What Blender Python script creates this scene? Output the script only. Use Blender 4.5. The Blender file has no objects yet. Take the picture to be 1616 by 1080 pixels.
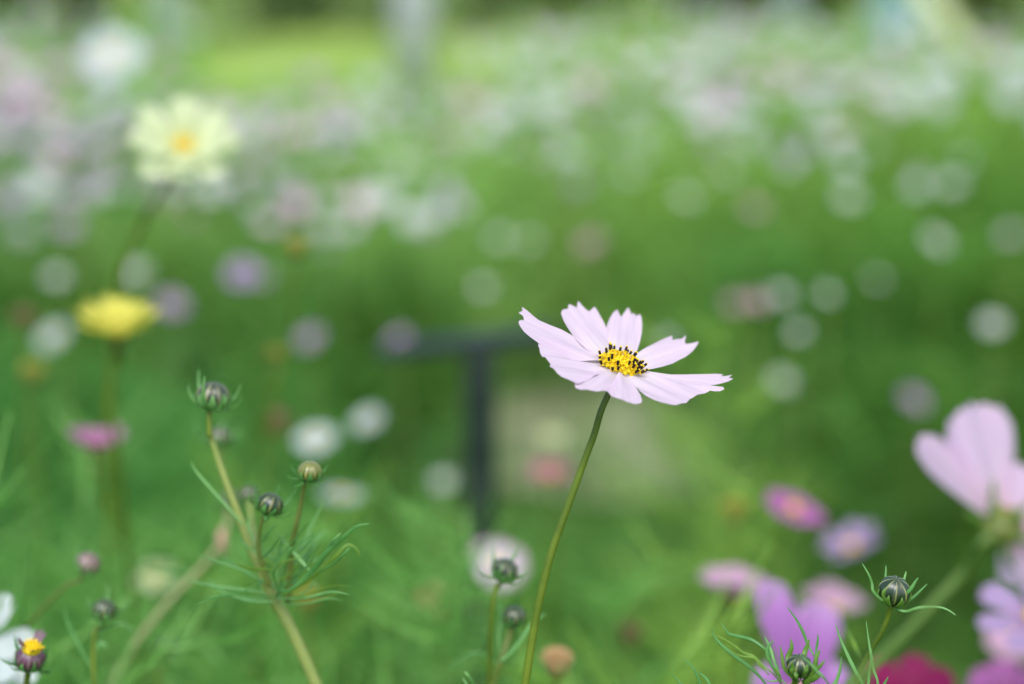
import bpy, math, random
import numpy as np
from mathutils import Vector, Matrix
from mathutils.geometry import delaunay_2d_cdt
R = math.radians
rnd = random.Random(11)
S = bpy.context.scene
COL = S.collection

# ------------------------------------------------------------------ camera
PITCH = R(15.0)
LENS = 55.0
CAM = Vector((0, 0, 0.95))
FWD = Vector((0, math.cos(PITCH), -math.sin(PITCH)))
UPV = Vector((0, math.sin(PITCH), math.cos(PITCH)))
RGT = Vector((1, 0, 0))
K = 36.0 / LENS / 1616.0
cam_d = bpy.data.cameras.new('camera')
cam_d.lens = LENS
cam_d.sensor_width = 36
cam_d.clip_start = 0.02
cam_d.clip_end = 500
cam_d.dof.use_dof = True
cam_d.dof.focus_distance = 0.497
cam_d.dof.aperture_fstop = 3.25
cam_d.dof.aperture_blades = 0
cam = bpy.data.objects.new('camera', cam_d)
COL.objects.link(cam)
cam.location = CAM
cam.rotation_euler = (R(90) - PITCH, 0, 0)
S.camera = cam

# ------------------------------------------------------------------ light
SUN_EL, SUN_AZ = R(58), R(-150)
w = bpy.data.worlds.new('World')
S.world = w
w.use_nodes = True
nt = w.node_tree
bg = nt.nodes['Background']
sky = nt.nodes.new('ShaderNodeTexSky')
sky.sky_type = 'NISHITA'
sky.sun_disc = False
sky.sun_elevation = SUN_EL
sky.sun_rotation = R(150)
sky.air_density = 0.8
sky.dust_density = 2.5
sky.ozone_density = 0.6
nt.links.new(sky.outputs[0], bg.inputs[0])
bg.inputs[1].default_value = 0.13
sun_d = bpy.data.lights.new('sun', 'SUN')
sun_d.energy = 1.3
sun_d.angle = R(24)
sun_d.color = (1, 0.985, 0.96)
sun = bpy.data.objects.new('sun', sun_d)
COL.objects.link(sun)
# towards the sun: behind the camera on the left, high
sdir = Vector((math.cos(SUN_EL) * math.sin(R(-150)), math.cos(SUN_EL) * math.cos(R(-150)), math.sin(SUN_EL)))
sun.rotation_euler = sdir.to_track_quat('Z', 'Y').to_euler()
S.view_settings.view_transform = 'Standard'
S.view_settings.look = 'None'
S.view_settings.exposure = 1.1
S.view_settings.gamma = 1
S.cycles.use_denoising = True
S.cycles.max_bounces = 8
S.cycles.diffuse_bounces = 4
S.cycles.glossy_bounces = 2
S.cycles.transmission_bounces = 5


# ------------------------------------------------------------------ helpers
def P(px, py, D):
    return CAM + FWD * D + RGT * ((px - 808) * K * D) - UPV * ((py - 540) * K * D)


def camvec(r, u, t):                       # right, up, towards the camera
    return (RGT * r + UPV * u - FWD * t).normalized()


def lin(r, g, b):
    f = lambda c: (c / 255 / 12.92) if c / 255 <= 0.04045 else ((c / 255 + 0.055) / 1.055) ** 2.4
    return (f(r), f(g), f(b), 1)


class MB:
    def __init__(self):
        self.v, self.f, self.m, self.pu, self.pv = [], [], [], [], []

    def vert(self, p, u=0.0, v=0.0):
        self.v.append(tuple(p)); self.pu.append(u); self.pv.append(v)
        return len(self.v) - 1

    def face(self, ids, m=0):
        self.f.append(tuple(ids)); self.m.append(m)

    def tube(self, pts, rad, n=8, flat=1.0, nrm=None, m=0):
        """round or flattened stalk along pts"""
        pts = [Vector(p) for p in pts]
        N = len(pts)
        if not hasattr(rad, '__len__'):
            rad = [rad] * N
        base = len(self.v)
        ref = Vector(nrm) if nrm is not None else Vector((0.3, -0.9, 0.3))
        for i, p in enumerate(pts):
            t = (pts[min(i + 1, N - 1)] - pts[max(i - 1, 0)])
            if t.length < 1e-9:
                t = Vector((0, 0, 1))
            t.normalize()
            a = t.cross(ref)
            if a.length < 1e-4:
                a = t.cross(Vector((1, 0, 0)))
            a.normalize()
            b = a.cross(t)
            for j in range(n):
                an = 2 * math.pi * j / n
                q = p + a * (math.cos(an) * rad[i]) + b * (math.sin(an) * rad[i] * flat)
                self.vert(q, math.cos(an), i / max(1, N - 1))
        for i in range(N - 1):
            for j in range(n):
                k = (j + 1) % n
                self.face((base + i * n + j, base + i * n + k, base + (i + 1) * n + k, base + (i + 1) * n + j), m)
        self.face([base + j for j in range(n)][::-1], m)
        self.face([base + (N - 1) * n + j for j in range(n)], m)

    def lathe(self, M, prof, n=16, m=0, lobes=0, amp=0.0):
        """prof: (r, z) in the frame M, axis z"""
        base = len(self.v)
        for (r, z) in prof:
            for j in range(n):
                an = 2 * math.pi * j / n
                rr = r * (1 + amp * (abs(math.cos(lobes * an / 2)) - 1)) if lobes else r
                self.vert(M @ Vector((rr * math.cos(an), rr * math.sin(an), z)), an / (2 * math.pi), 0)
        N = len(prof)
        for i in range(N - 1):
            for j in range(n):
                k = (j + 1) % n
                self.face((base + i * n + j, base + i * n + k, base + (i + 1) * n + k, base + (i + 1) * n + j), m)
        self.face([base + j for j in range(n)][::-1], m)
        self.face([base + (N - 1) * n + j for j in range(n)], m)

    def mesh(self, name, mats, smooth=True):
        me = bpy.data.meshes.new(name)
        me.from_pydata(self.v, [], self.f)
        for mt in (mats if isinstance(mats, (list, tuple)) else [mats]):
            me.materials.append(mt)
        me.polygons.foreach_set('material_index', self.m)
        me.polygons.foreach_set('use_smooth', [smooth] * len(self.f))
        a = me.attributes.new('pu', 'FLOAT', 'POINT'); a.data.foreach_set('value', self.pu)
        a = me.attributes.new('pv', 'FLOAT', 'POINT'); a.data.foreach_set('value', self.pv)
        me.update()
        return me

    def build(self, name, mats, parent=None, smooth=True):
        return link(name, self.mesh(name, mats, smooth), parent)


def link(name, data, parent=None):
    o = bpy.data.objects.new(name, data)
    COL.objects.link(o)
    if parent is not None:
        o.parent = parent
        o.matrix_parent_inverse = world_matrix(parent).inverted()
    return o


def world_matrix(o):
    m = Matrix.LocRotScale(o.location, o.rotation_euler, o.scale)
    if o.parent is not None:
        m = world_matrix(o.parent) @ o.matrix_parent_inverse @ m
    return m


def tag(o, label, cat, group=None, kind=None):
    if label: o['label'] = label
    if cat: o['category'] = cat
    if group: o['group'] = group
    if kind: o['kind'] = kind
    return o


def thing(name, label, cat, loc, group=None):
    o = bpy.data.objects.new(name, None)
    o.empty_display_size = 0.02
    COL.objects.link(o)
    o.location = loc
    return tag(o, label, cat, group)


def frame(org, axis, spin=0.0):
    z = axis.normalized()
    x = z.cross(Vector((0, 1, 0.2)))
    if x.length < 1e-3: x = z.cross(Vector((1, 0, 0)))
    x.normalize(); y = z.cross(x)
    M = Matrix((x, y, z)).transposed().to_4x4()
    M.translation = org
    return M @ Matrix.Rotation(spin, 4, 'Z')


def smooth_path(pts, k=5):
    pts = [Vector(p) for p in pts]
    out = []
    for i in range(len(pts) - 1):
        p0, p1, p2, p3 = pts[max(i - 1, 0)], pts[i], pts[i + 1], pts[min(i + 2, len(pts) - 1)]
        for j in range(k):
            t = j / k
            out.append(0.5 * ((2 * p1) + (-p0 + p2) * t + (2 * p0 - 5 * p1 + 4 * p2 - p3) * t * t + (-p0 + 3 * p1 - 3 * p2 + p3) * t ** 3))
    out.append(pts[-1])
    return out


def to_ground(pts, dx=0.0, dy=0.0):
    """carry a stalk on down to the soil"""
    p = Vector(pts[-1])
    d = (p - Vector(pts[-2])).normalized()
    q = Vector((p.x + dx + d.x * 0.12, p.y + dy + d.y * 0.12, -0.01))
    ln = (q - p).length
    a, b = p + d * ln * 0.25, q + Vector((0, 0, ln * 0.4))
    out = list(pts)
    for i in range(1, 15):
        t = (i / 14) ** 1.7
        out.append(p * (1 - t) ** 3 + a * (3 * t * (1 - t) ** 2) + b * (3 * t * t * (1 - t)) + q * t ** 3)
    return out


# ------------------------------------------------------------------ materials
def mat(name):
    m = bpy.data.materials.new(name)
    m.use_nodes = True
    return m, m.node_tree, m.node_tree.nodes['Principled BSDF']


def N(nt, t, **kw):
    n = nt.nodes.new(t)
    for k, v in kw.items():
        setattr(n, k, v)
    return n


def add_translucency(nt, pr, color_socket, amount):
    out = nt.nodes['Material Output']
    tr = N(nt, 'ShaderNodeBsdfTranslucent')
    mx = N(nt, 'ShaderNodeMixShader')
    mx.inputs[0].default_value = amount
    nt.links.new(color_socket, tr.inputs[0])
    nt.links.new(pr.outputs[0], mx.inputs[1])
    nt.links.new(tr.outputs[0], mx.inputs[2])
    nt.links.new(mx.outputs[0], out.inputs[0])


def petal_mat(name, c_tip, c_base, base_at=0.35, vein=0.06, edge=None, trans=0.3):
    m, nt, pr = mat(name)
    pu = N(nt, 'ShaderNodeAttribute', attribute_name='pu')
    pv = N(nt, 'ShaderNodeAttribute', attribute_name='pv')
    ramp = N(nt, 'ShaderNodeValToRGB')
    nt.links.new(pv.outputs['Fac'], ramp.inputs[0])
    e = ramp.color_ramp.elements
    e[0].position = 0.12; e[0].color = c_base
    e[1].position = base_at + 0.2; e[1].color = c_tip
    if edge:
        x = e.new(0.97); x.color = edge
    # fine lengthwise veins
    mul = N(nt, 'ShaderNodeMath', operation='MULTIPLY'); mul.inputs[1].default_value = 34
    noi = N(nt, 'ShaderNodeTexNoise'); noi.inputs['Scale'].default_value = 1.0; noi.inputs['Detail'].default_value = 3
    cmb = N(nt, 'ShaderNodeCombineXYZ')
    mv = N(nt, 'ShaderNodeMath', operation='MULTIPLY'); mv.inputs[1].default_value = 1.6
    mu = N(nt, 'ShaderNodeMath', operation='MULTIPLY'); mu.inputs[1].default_value = 9
    nt.links.new(pu.outputs['Fac'], mu.inputs[0]); nt.links.new(pv.outputs['Fac'], mv.inputs[0])
    nt.links.new(mu.outputs[0], cmb.inputs[0]); nt.links.new(mv.outputs[0], cmb.inputs[1])
    oi = N(nt, 'ShaderNodeObjectInfo')
    nt.links.new(oi.outputs['Random'], cmb.inputs[2])
    nt.links.new(cmb.outputs[0], noi.inputs['Vector'])
    mix = N(nt, 'ShaderNodeMix', data_type='RGBA', blend_type='MULTIPLY')
    mr = N(nt, 'ShaderNodeMapRange')
    mr.inputs[1].default_value = 0.35; mr.inputs[2].default_value = 0.65
    mr.inputs[3].default_value = 1 - vein; mr.inputs[4].default_value = 1.0
    nt.links.new(noi.outputs[0], mr.inputs[0])
    mix.inputs[0].default_value = 1
    nt.links.new(ramp.outputs[0], mix.inputs[6]); nt.links.new(mr.outputs[0], mix.inputs[7])
    nt.links.new(mix.outputs[2], pr.inputs['Base Color'])
    pr.inputs['Roughness'].default_value = 0.62
    pr.inputs['Specular IOR Level'].default_value = 0.25
    bp = N(nt, 'ShaderNodeBump'); bp.inputs['Strength'].default_value = 0.5; bp.inputs['Distance'].default_value = 0.0006
    nt.links.new(noi.outputs[0], bp.inputs['Height'])
    nt.links.new(bp.outputs[0], pr.inputs['Normal'])
    add_translucency(nt, pr, mix.outputs[2], trans)
    return m


def plain_mat(name, c1, c2, scale=60, rough=0.5, trans=0.0, spec=0.4, bump=0.0):
    m, nt, pr = mat(name)
    tc = N(nt, 'ShaderNodeTexCoord')
    noi = N(nt, 'ShaderNodeTexNoise'); noi.inputs['Scale'].default_value = scale; noi.inputs['Detail'].default_value = 4
    nt.links.new(tc.outputs['Object'], noi.inputs['Vector'])
    ramp = N(nt, 'ShaderNodeValToRGB')
    ramp.color_ramp.elements[0].position = 0.35; ramp.color_ramp.elements[0].color = c1
    ramp.color_ramp.elements[1].position = 0.65; ramp.color_ramp.elements[1].color = c2
    nt.links.new(noi.outputs[0], ramp.inputs[0])
    nt.links.new(ramp.outputs[0], pr.inputs['Base Color'])
    pr.inputs['Roughness'].default_value = rough
    pr.inputs['Specular IOR Level'].default_value = spec
    if bump:
        bp = N(nt, 'ShaderNodeBump'); bp.inputs['Strength'].default_value = bump; bp.inputs['Distance'].default_value = 0.002
        nt.links.new(noi.outputs[0], bp.inputs['Height']); nt.links.new(bp.outputs[0], pr.inputs['Normal'])
    if trans:
        add_translucency(nt, pr, ramp.outputs[0], trans)
    return m


def tint_mat(name, c1, c2, c3, trans=0.35, rough=0.45, warm=None):
    """leaf colour by a per-plant tint value kept in the pu attribute"""
    m, nt, pr = mat(name)
    at = N(nt, 'ShaderNodeAttribute', attribute_name='pu')
    ramp = N(nt, 'ShaderNodeValToRGB')
    e = ramp.color_ramp.elements
    e[0].position = 0.0; e[0].color = c1
    e[1].position = 1.0; e[1].color = c3
    x = e.new(0.5); x.color = c2
    nt.links.new(at.outputs['Fac'], ramp.inputs[0])
    sock = ramp.outputs[0]
    if warm:                                # each plant sits somewhere between a blue-green and a yellow-green
        hue = N(nt, 'ShaderNodeAttribute', attribute_name='pv')
        r2 = N(nt, 'ShaderNodeValToRGB')
        e = r2.color_ramp.elements
        e[0].position = 0.0; e[0].color = warm[0]
        e[1].position = 1.0; e[1].color = warm[2]
        x = e.new(0.5); x.color = warm[1]
        nt.links.new(at.outputs['Fac'], r2.inputs[0])
        mx = N(nt, 'ShaderNodeMix', data_type='RGBA')
        nt.links.new(hue.outputs['Fac'], mx.inputs[0])
        nt.links.new(sock, mx.inputs[6]); nt.links.new(r2.outputs[0], mx.inputs[7])
        sock = mx.outputs[2]
    nt.links.new(sock, pr.inputs['Base Color'])
    pr.inputs['Roughness'].default_value = rough
    pr.inputs['Specular IOR Level'].default_value = 0.35
    add_translucency(nt, pr, sock, trans)
    return m


M_MAIN = petal_mat('petal_pale_lilac', (0.70, 0.565, 0.68, 1), (0.73, 0.66, 0.70, 1), 0.3, 0.11)
M_PINK = petal_mat('petal_pink', (0.84, 0.60, 0.80, 1), (0.84, 0.60, 0.72, 1), 0.3, 0.16, trans=0.4)
M_ROSE = petal_mat('petal_rose', (0.546, 0.346, 0.473, 1), (0.491, 0.309, 0.382, 1), 0.3, 0.1)
M_PURPLE = petal_mat('petal_purple', (0.45, 0.19, 0.53, 1), (0.30, 0.09, 0.36, 1), 0.5, 0.35, edge=(0.52, 0.30, 0.60, 1), trans=0.35)
M_LILAC = petal_mat('petal_lilac', (0.391, 0.282, 0.473, 1), (0.346, 0.218, 0.391, 1), 0.3, 0.1)
M_MAGENTA = petal_mat('petal_magenta', (0.41, 0.13, 0.36, 1), (0.36, 0.12, 0.26, 1), 0.3, 0.15)
M_CRIMSON = petal_mat('petal_crimson', (0.224, 0.006, 0.075, 1), (0.164, 0.004, 0.052, 1), 0.3, 0.15)
M_WHITE = petal_mat('petal_white', (0.546, 0.619, 0.601, 1), (0.564, 0.619, 0.546, 1), 0.3, 0.05)
M_CREAM = petal_mat('petal_cream', (0.68, 0.76, 0.46, 1), (0.66, 0.70, 0.30, 1), 0.3, 0.06, trans=0.4)
M_YELLOW = petal_mat('petal_yellow', (0.80, 0.76, 0.15, 1), (0.76, 0.68, 0.09, 1), 0.3, 0.06, trans=0.5)
M_DUSK = petal_mat('petal_dusky', (0.410, 0.254, 0.336, 1), (0.359, 0.194, 0.224, 1), 0.3, 0.1)
M_WPINK = petal_mat('petal_white_pink', (0.597, 0.552, 0.582, 1), (0.627, 0.612, 0.597, 1), 0.4, 0.05, edge=(0.492, 0.268, 0.418, 1))
M_MAUVE = petal_mat('petal_mauve', (0.47, 0.20, 0.36, 1), (0.40, 0.16, 0.24, 1), 0.3, 0.2)
M_RED = petal_mat('petal_rose_red', (0.46, 0.15, 0.24, 1), (0.40, 0.14, 0.18, 1), 0.3, 0.2)

M_DISC = plain_mat('disc_yellow', (0.82, 0.56, 0.008, 1), (0.92, 0.72, 0.02, 1), 900, 0.5, 0.15, 0.3)
M_ANTHER = plain_mat('anther_brown', (0.012, 0.006, 0.004, 1), (0.03, 0.014, 0.006, 1), 800, 0.6, 0, 0.3)
M_STEM = plain_mat('stem_green', (0.065, 0.12, 0.006, 1), (0.14, 0.21, 0.016, 1), 55, 0.42, 0.1, 0.45)
M_STEM_Y = plain_mat('stem_yellow_green', (0.22, 0.30, 0.07, 1), (0.30, 0.36, 0.10, 1), 90, 0.45, 0.1, 0.4)
M_STEM_O = plain_mat('stem_olive', (0.10, 0.16, 0.025, 1), (0.17, 0.21, 0.05, 1), 90, 0.45, 0.1, 0.4)
M_STEM_G = plain_mat('stem_fresh_green', (0.10, 0.19, 0.035, 1), (0.14, 0.24, 0.05, 1), 90, 0.45, 0.1, 0.4)
M_STEM_T = plain_mat('stem_tan', (0.22, 0.26, 0.10, 1), (0.32, 0.33, 0.15, 1), 60, 0.5, 0.1, 0.3)
M_LEAF = plain_mat('leaf_green', (0.085, 0.27, 0.055, 1), (0.12, 0.34, 0.08, 1), 120, 0.42, 0.3, 0.5)
M_LEAF_L = plain_mat('leaf_light_green', (0.15, 0.38, 0.10, 1), (0.20, 0.45, 0.13, 1), 120, 0.42, 0.3, 0.5)
M_LEAF_Y = plain_mat('leaf_yellow_green', (0.13, 0.27, 0.02, 1), (0.18, 0.34, 0.04, 1), 120, 0.42, 0.25, 0.5)
M_SEPAL = plain_mat('sepal_green', (0.09, 0.21, 0.02, 1), (0.13, 0.27, 0.035, 1), 260, 0.42, 0.2, 0.5)
M_CALYX = plain_mat('calyx_olive', (0.22, 0.20, 0.03, 1), (0.13, 0.18, 0.04, 1), 200, 0.5, 0.15, 0.4)
M_SPENT_T = plain_mat('spent_tan', (0.42, 0.25, 0.11, 1), (0.55, 0.38, 0.18, 1), 300, 0.6, 0.1, 0.3)
M_SPENT_Y = plain_mat('spent_yellow', (0.26, 0.27, 0.035, 1), (0.36, 0.35, 0.06, 1), 300, 0.6, 0.1, 0.3)
M_SPENT_B = plain_mat('spent_brown', (0.16, 0.10, 0.05, 1), (0.26, 0.16, 0.09, 1), 300, 0.6, 0.1, 0.3)
M_DARKPOST = plain_mat('dark_green_paint', (0.010, 0.022, 0.018, 1), (0.034, 0.052, 0.042, 1), 40, 0.5, 0, 0.35)


def bud_mat(name, dark, dark2, stripe):
    m, nt, pr = mat(name)
    pu = N(nt, 'ShaderNodeAttribute', attribute_name='pu')
    mul = N(nt, 'ShaderNodeMath', operation='MULTIPLY'); mul.inputs[1].default_value = 8
    fr = N(nt, 'ShaderNodeMath', operation='FRACT')
    sb = N(nt, 'ShaderNodeMath', operation='SUBTRACT'); sb.inputs[1].default_value = 0.5
    ab = N(nt, 'ShaderNodeMath', operation='ABSOLUTE')
    nt.links.new(pu.outputs['Fac'], mul.inputs[0]); nt.links.new(mul.outputs[0], fr.inputs[0])
    nt.links.new(fr.outputs[0], sb.inputs[0]); nt.links.new(sb.outputs[0], ab.inputs[0])
    ramp = N(nt, 'ShaderNodeValToRGB')
    e = ramp.color_ramp.elements
    e[0].position = 0.0; e[0].color = dark
    e[1].position = 0.5; e[1].color = stripe
    x = e.new(0.38); x.color = dark2
    nt.links.new(ab.outputs[0], ramp.inputs[0])
    nt.links.new(ramp.outputs[0], pr.inputs['Base Color'])
    pr.inputs['Roughness'].default_value = 0.36
    pr.inputs['Specular IOR Level'].default_value = 0.75
    return m


M_BUD = bud_mat('bud_dark_green', (0.012, 0.030, 0.010, 1), (0.020, 0.046, 0.015, 1), (0.30, 0.32, 0.10, 1))
M_BUD_P = bud_mat('bud_dusky', (0.040, 0.058, 0.022, 1), (0.026, 0.040, 0.016, 1), (0.40, 0.40, 0.20, 1))
M_BUD_G = bud_mat('bud_olive', (0.17, 0.19, 0.03, 1), (0.07, 0.09, 0.015, 1), (0.44, 0.42, 0.12, 1))
M_BUD_M = bud_mat('bud_maroon', (0.14, 0.05, 0.09, 1), (0.05, 0.02, 0.03, 1), (0.25, 0.14, 0.16, 1))

# ------------------------------------------------------------------ ground
def ground():
    mb = MB()
    n = 60
    xs = np.linspace(-1, 1, n); xs = np.sign(xs) * np.abs(xs) ** 2.2 * 200
    ys = np.concatenate([np.linspace(-6, 6, 40), 6 + (np.linspace(0, 1, 21)[1:] ** 2.5) * 300])
    for y in ys:
        for x in xs:
            mb.vert((x, y, 0.012 * math.sin(x * 2.1 + 0.4) * math.sin(y * 1.7)))
    for j in range(len(ys) - 1):
        for i in range(n - 1):
            a = j * n + i
            mb.face((a, a + 1, a + n + 1, a + n))
    m, nt, pr = mat('soil_and_lawn')
    geo = N(nt, 'ShaderNodeNewGeometry')
    sep = N(nt, 'ShaderNodeSeparateXYZ')
    nt.links.new(geo.outputs['Position'], sep.inputs[0])
    n1 = N(nt, 'ShaderNodeTexNoise'); n1.inputs['Scale'].default_value = 3.0; n1.inputs['Detail'].default_value = 6
    n2 = N(nt, 'ShaderNodeTexNoise'); n2.inputs['Scale'].default_value = 0.5; n2.inputs['Detail'].default_value = 5
    nt.links.new(geo.outputs['Position'], n1.inputs['Vector']); nt.links.new(geo.outputs['Position'], n2.inputs['Vector'])
    soil = N(nt, 'ShaderNodeValToRGB')
    soil.color_ramp.elements[0].position = 0.35; soil.color_ramp.elements[0].color = (0.055, 0.11, 0.018, 1)
    soil.color_ramp.elements[1].position = 0.7; soil.color_ramp.elements[1].color = (0.09, 0.20, 0.03, 1)
    nt.links.new(n1.outputs[0], soil.inputs[0])
    lawn = N(nt, 'ShaderNodeValToRGB')
    lawn.color_ramp.elements[0].position = 0.35; lawn.color_ramp.elements[0].color = (0.12, 0.24, 0.03, 1)
    lawn.color_ramp.elements[1].position = 0.62; lawn.color_ramp.elements[1].color = (0.30, 0.44, 0.07, 1)
    nt.links.new(n2.outputs[0], lawn.inputs[0])
    mr = N(nt, 'ShaderNodeMapRange')
    mr.inputs[1].default_value = 5.6; mr.inputs[2].default_value = 6.6
    nt.links.new(sep.outputs[1], mr.inputs[0])
    mx = N(nt, 'ShaderNodeMix', data_type='RGBA')
    nt.links.new(mr.outputs[0], mx.inputs[0])
    nt.links.new(soil.outputs[0], mx.inputs[6]); nt.links.new(lawn.outputs[0], mx.inputs[7])
    nt.links.new(mx.outputs[2], pr.inputs['Base Color'])
    pr.inputs['Roughness'].default_value = 0.9
    bp = N(nt, 'ShaderNodeBump'); bp.inputs['Strength'].default_value = 0.6; bp.inputs['Distance'].default_value = 0.02
    nt.links.new(n1.outputs[0], bp.inputs['Height']); nt.links.new(bp.outputs[0], pr.inputs['Normal'])
    tag(mb.build('ground', m), None, None, kind='structure')


ground()


def bare_path():
    """strip of bare pale earth that winds through the bed"""
    mb = MB()
    n = 40
    pts = []
    for i in range(n):
        t = i / (n - 1)
        x = -1.1 + 2.6 * t
        yc = 2.55 + 0.35 * math.sin(t * 2.6 + 0.4) - 0.25 * t
        hw = 0.26 + 0.05 * math.sin(t * 17) + 0.03 * math.sin(t * 41)
        pts.append((x, yc, hw))
    for (x, yc, hw) in pts:
        for k in (-1, -0.5, 0, 0.5, 1):
            mb.vert((x, yc + hw * k, 0.018 + 0.006 * (1 - k * k)))
    for i in range(n - 1):
        for k in range(4):
            a = i * 5 + k
            mb.face((a, a + 5, a + 6, a + 1))
    m = plain_mat('pale_earth', (0.22, 0.25, 0.13, 1), (0.34, 0.37, 0.23, 1), 14, 0.95, 0, 0.2, 0.6)
    tag(mb.build('path', m), None, None, kind='structure')


bare_path()

# ------------------------------------------------------------------ feathery foliage
def feathery_variant(rg, h, nfr, thread, wid):
    """one cosmos plant: stem, opposite pairs of finely cut leaves; returns quads as an array (n,4,3)"""
    Q = []

    def ribbon(a, b, c, w0, w1):
        d = c - a
        s = np.cross(d, rg.normal(size=3)); s /= (np.linalg.norm(s) + 1e-9)
        wm = (w0 + w1) / 2
        Q.append([a - s * w0, a + s * w0, b + s * wm, b - s * wm])
        Q.append([b - s * wm, b + s * wm, c + s * w1, c - s * w1])
    lean = rg.normal(size=2) * 0.10 * h
    top = np.array([lean[0], lean[1], h])
    mid = np.array([lean[0] * 0.3, lean[1] * 0.3, h * 0.5])
    for k in range(2):
        s = np.array([[1, 0, 0], [0, 1, 0]][k]) * 0.0017
        Q.append([-s, s, mid + s, mid - s]); Q.append([mid - s, mid + s, top + s * .6, top - s * .6])
    for i in range(nfr):
        t = 0.22 + 0.78 * (i + rg.random()) / nfr
        p = mid * (2 * t) if t < 0.5 else mid + (top - mid) * (2 * t - 1)
        az = rg.random() * 6.283
        el = 0.5 + 0.4 * rg.random()
        L = (0.08 + 0.07 * rg.random()) * (1.15 - 0.5 * t)
        d = np.array([math.cos(az) * math.cos(el), math.sin(az) * math.cos(el), math.sin(el)])
        side = np.cross(d, [0, 0, 1]); side /= np.linalg.norm(side)
        e1 = p + d * L * 0.55; e2 = p + d * L + np.array([0, 0, -0.25 * L])
        ribbon(p, e1, e2, wid, wid * .5)
        for j in range(thread):
            f = 0.2 + 0.75 * (j + 0.5) / thread
            q = p + (e1 - p) * min(1, f * 1.8) if f < 0.55 else e1 + (e2 - e1) * ((f - 0.55) / 0.45)
            sg = 1 if j % 2 else -1
            l2 = L * (0.55 - 0.25 * f) * (0.7 + 0.6 * rg.random())
            dd = d * 0.75 + side * sg * 0.75 + rg.normal(size=3) * 0.15
            g1 = q + dd * l2 * 0.5; g2 = q + dd * l2 + np.array([0, 0, 0.1 * l2])
            ribbon(q, g1, g2, wid * .8, wid * .3)
    return np.array(Q)


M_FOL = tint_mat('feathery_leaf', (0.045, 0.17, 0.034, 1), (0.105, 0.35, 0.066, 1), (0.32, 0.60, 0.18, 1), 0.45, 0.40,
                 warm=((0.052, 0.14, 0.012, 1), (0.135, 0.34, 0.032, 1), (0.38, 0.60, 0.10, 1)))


def quads_to_mesh(name, Q, T, mt, H=None):
    n = len(Q)
    me = bpy.data.meshes.new(name)
    me.vertices.add(n * 4); me.loops.add(n * 4); me.polygons.add(n)
    me.vertices.foreach_set('co', Q.reshape(-1).astype(np.float32))
    me.loops.foreach_set('vertex_index', np.arange(n * 4, dtype=np.int32))
    me.polygons.foreach_set('loop_start', np.arange(0, n * 4, 4, dtype=np.int32))
    a = me.attributes.new('pu', 'FLOAT', 'POINT')
    a.data.foreach_set('value', np.repeat(T, 4).astype(np.float32))
    if H is not None:
        a = me.attributes.new('pv', 'FLOAT', 'POINT')
        a.data.foreach_set('value', np.repeat(H, 4).astype(np.float32))
    me.materials.append(mt)
    me.update(calc_edges=True)
    me.validate()
    return me


def height_noise(x, y):
    return 0.5 * math.sin(x * 3.1 + 1.3) * math.sin(y * 2.3 + 0.7) + 0.3 * math.sin(x * 7.3 + y * 5.1) + 0.2 * math.sin(x * 1.7 - y * 3.9 + 2)


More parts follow.
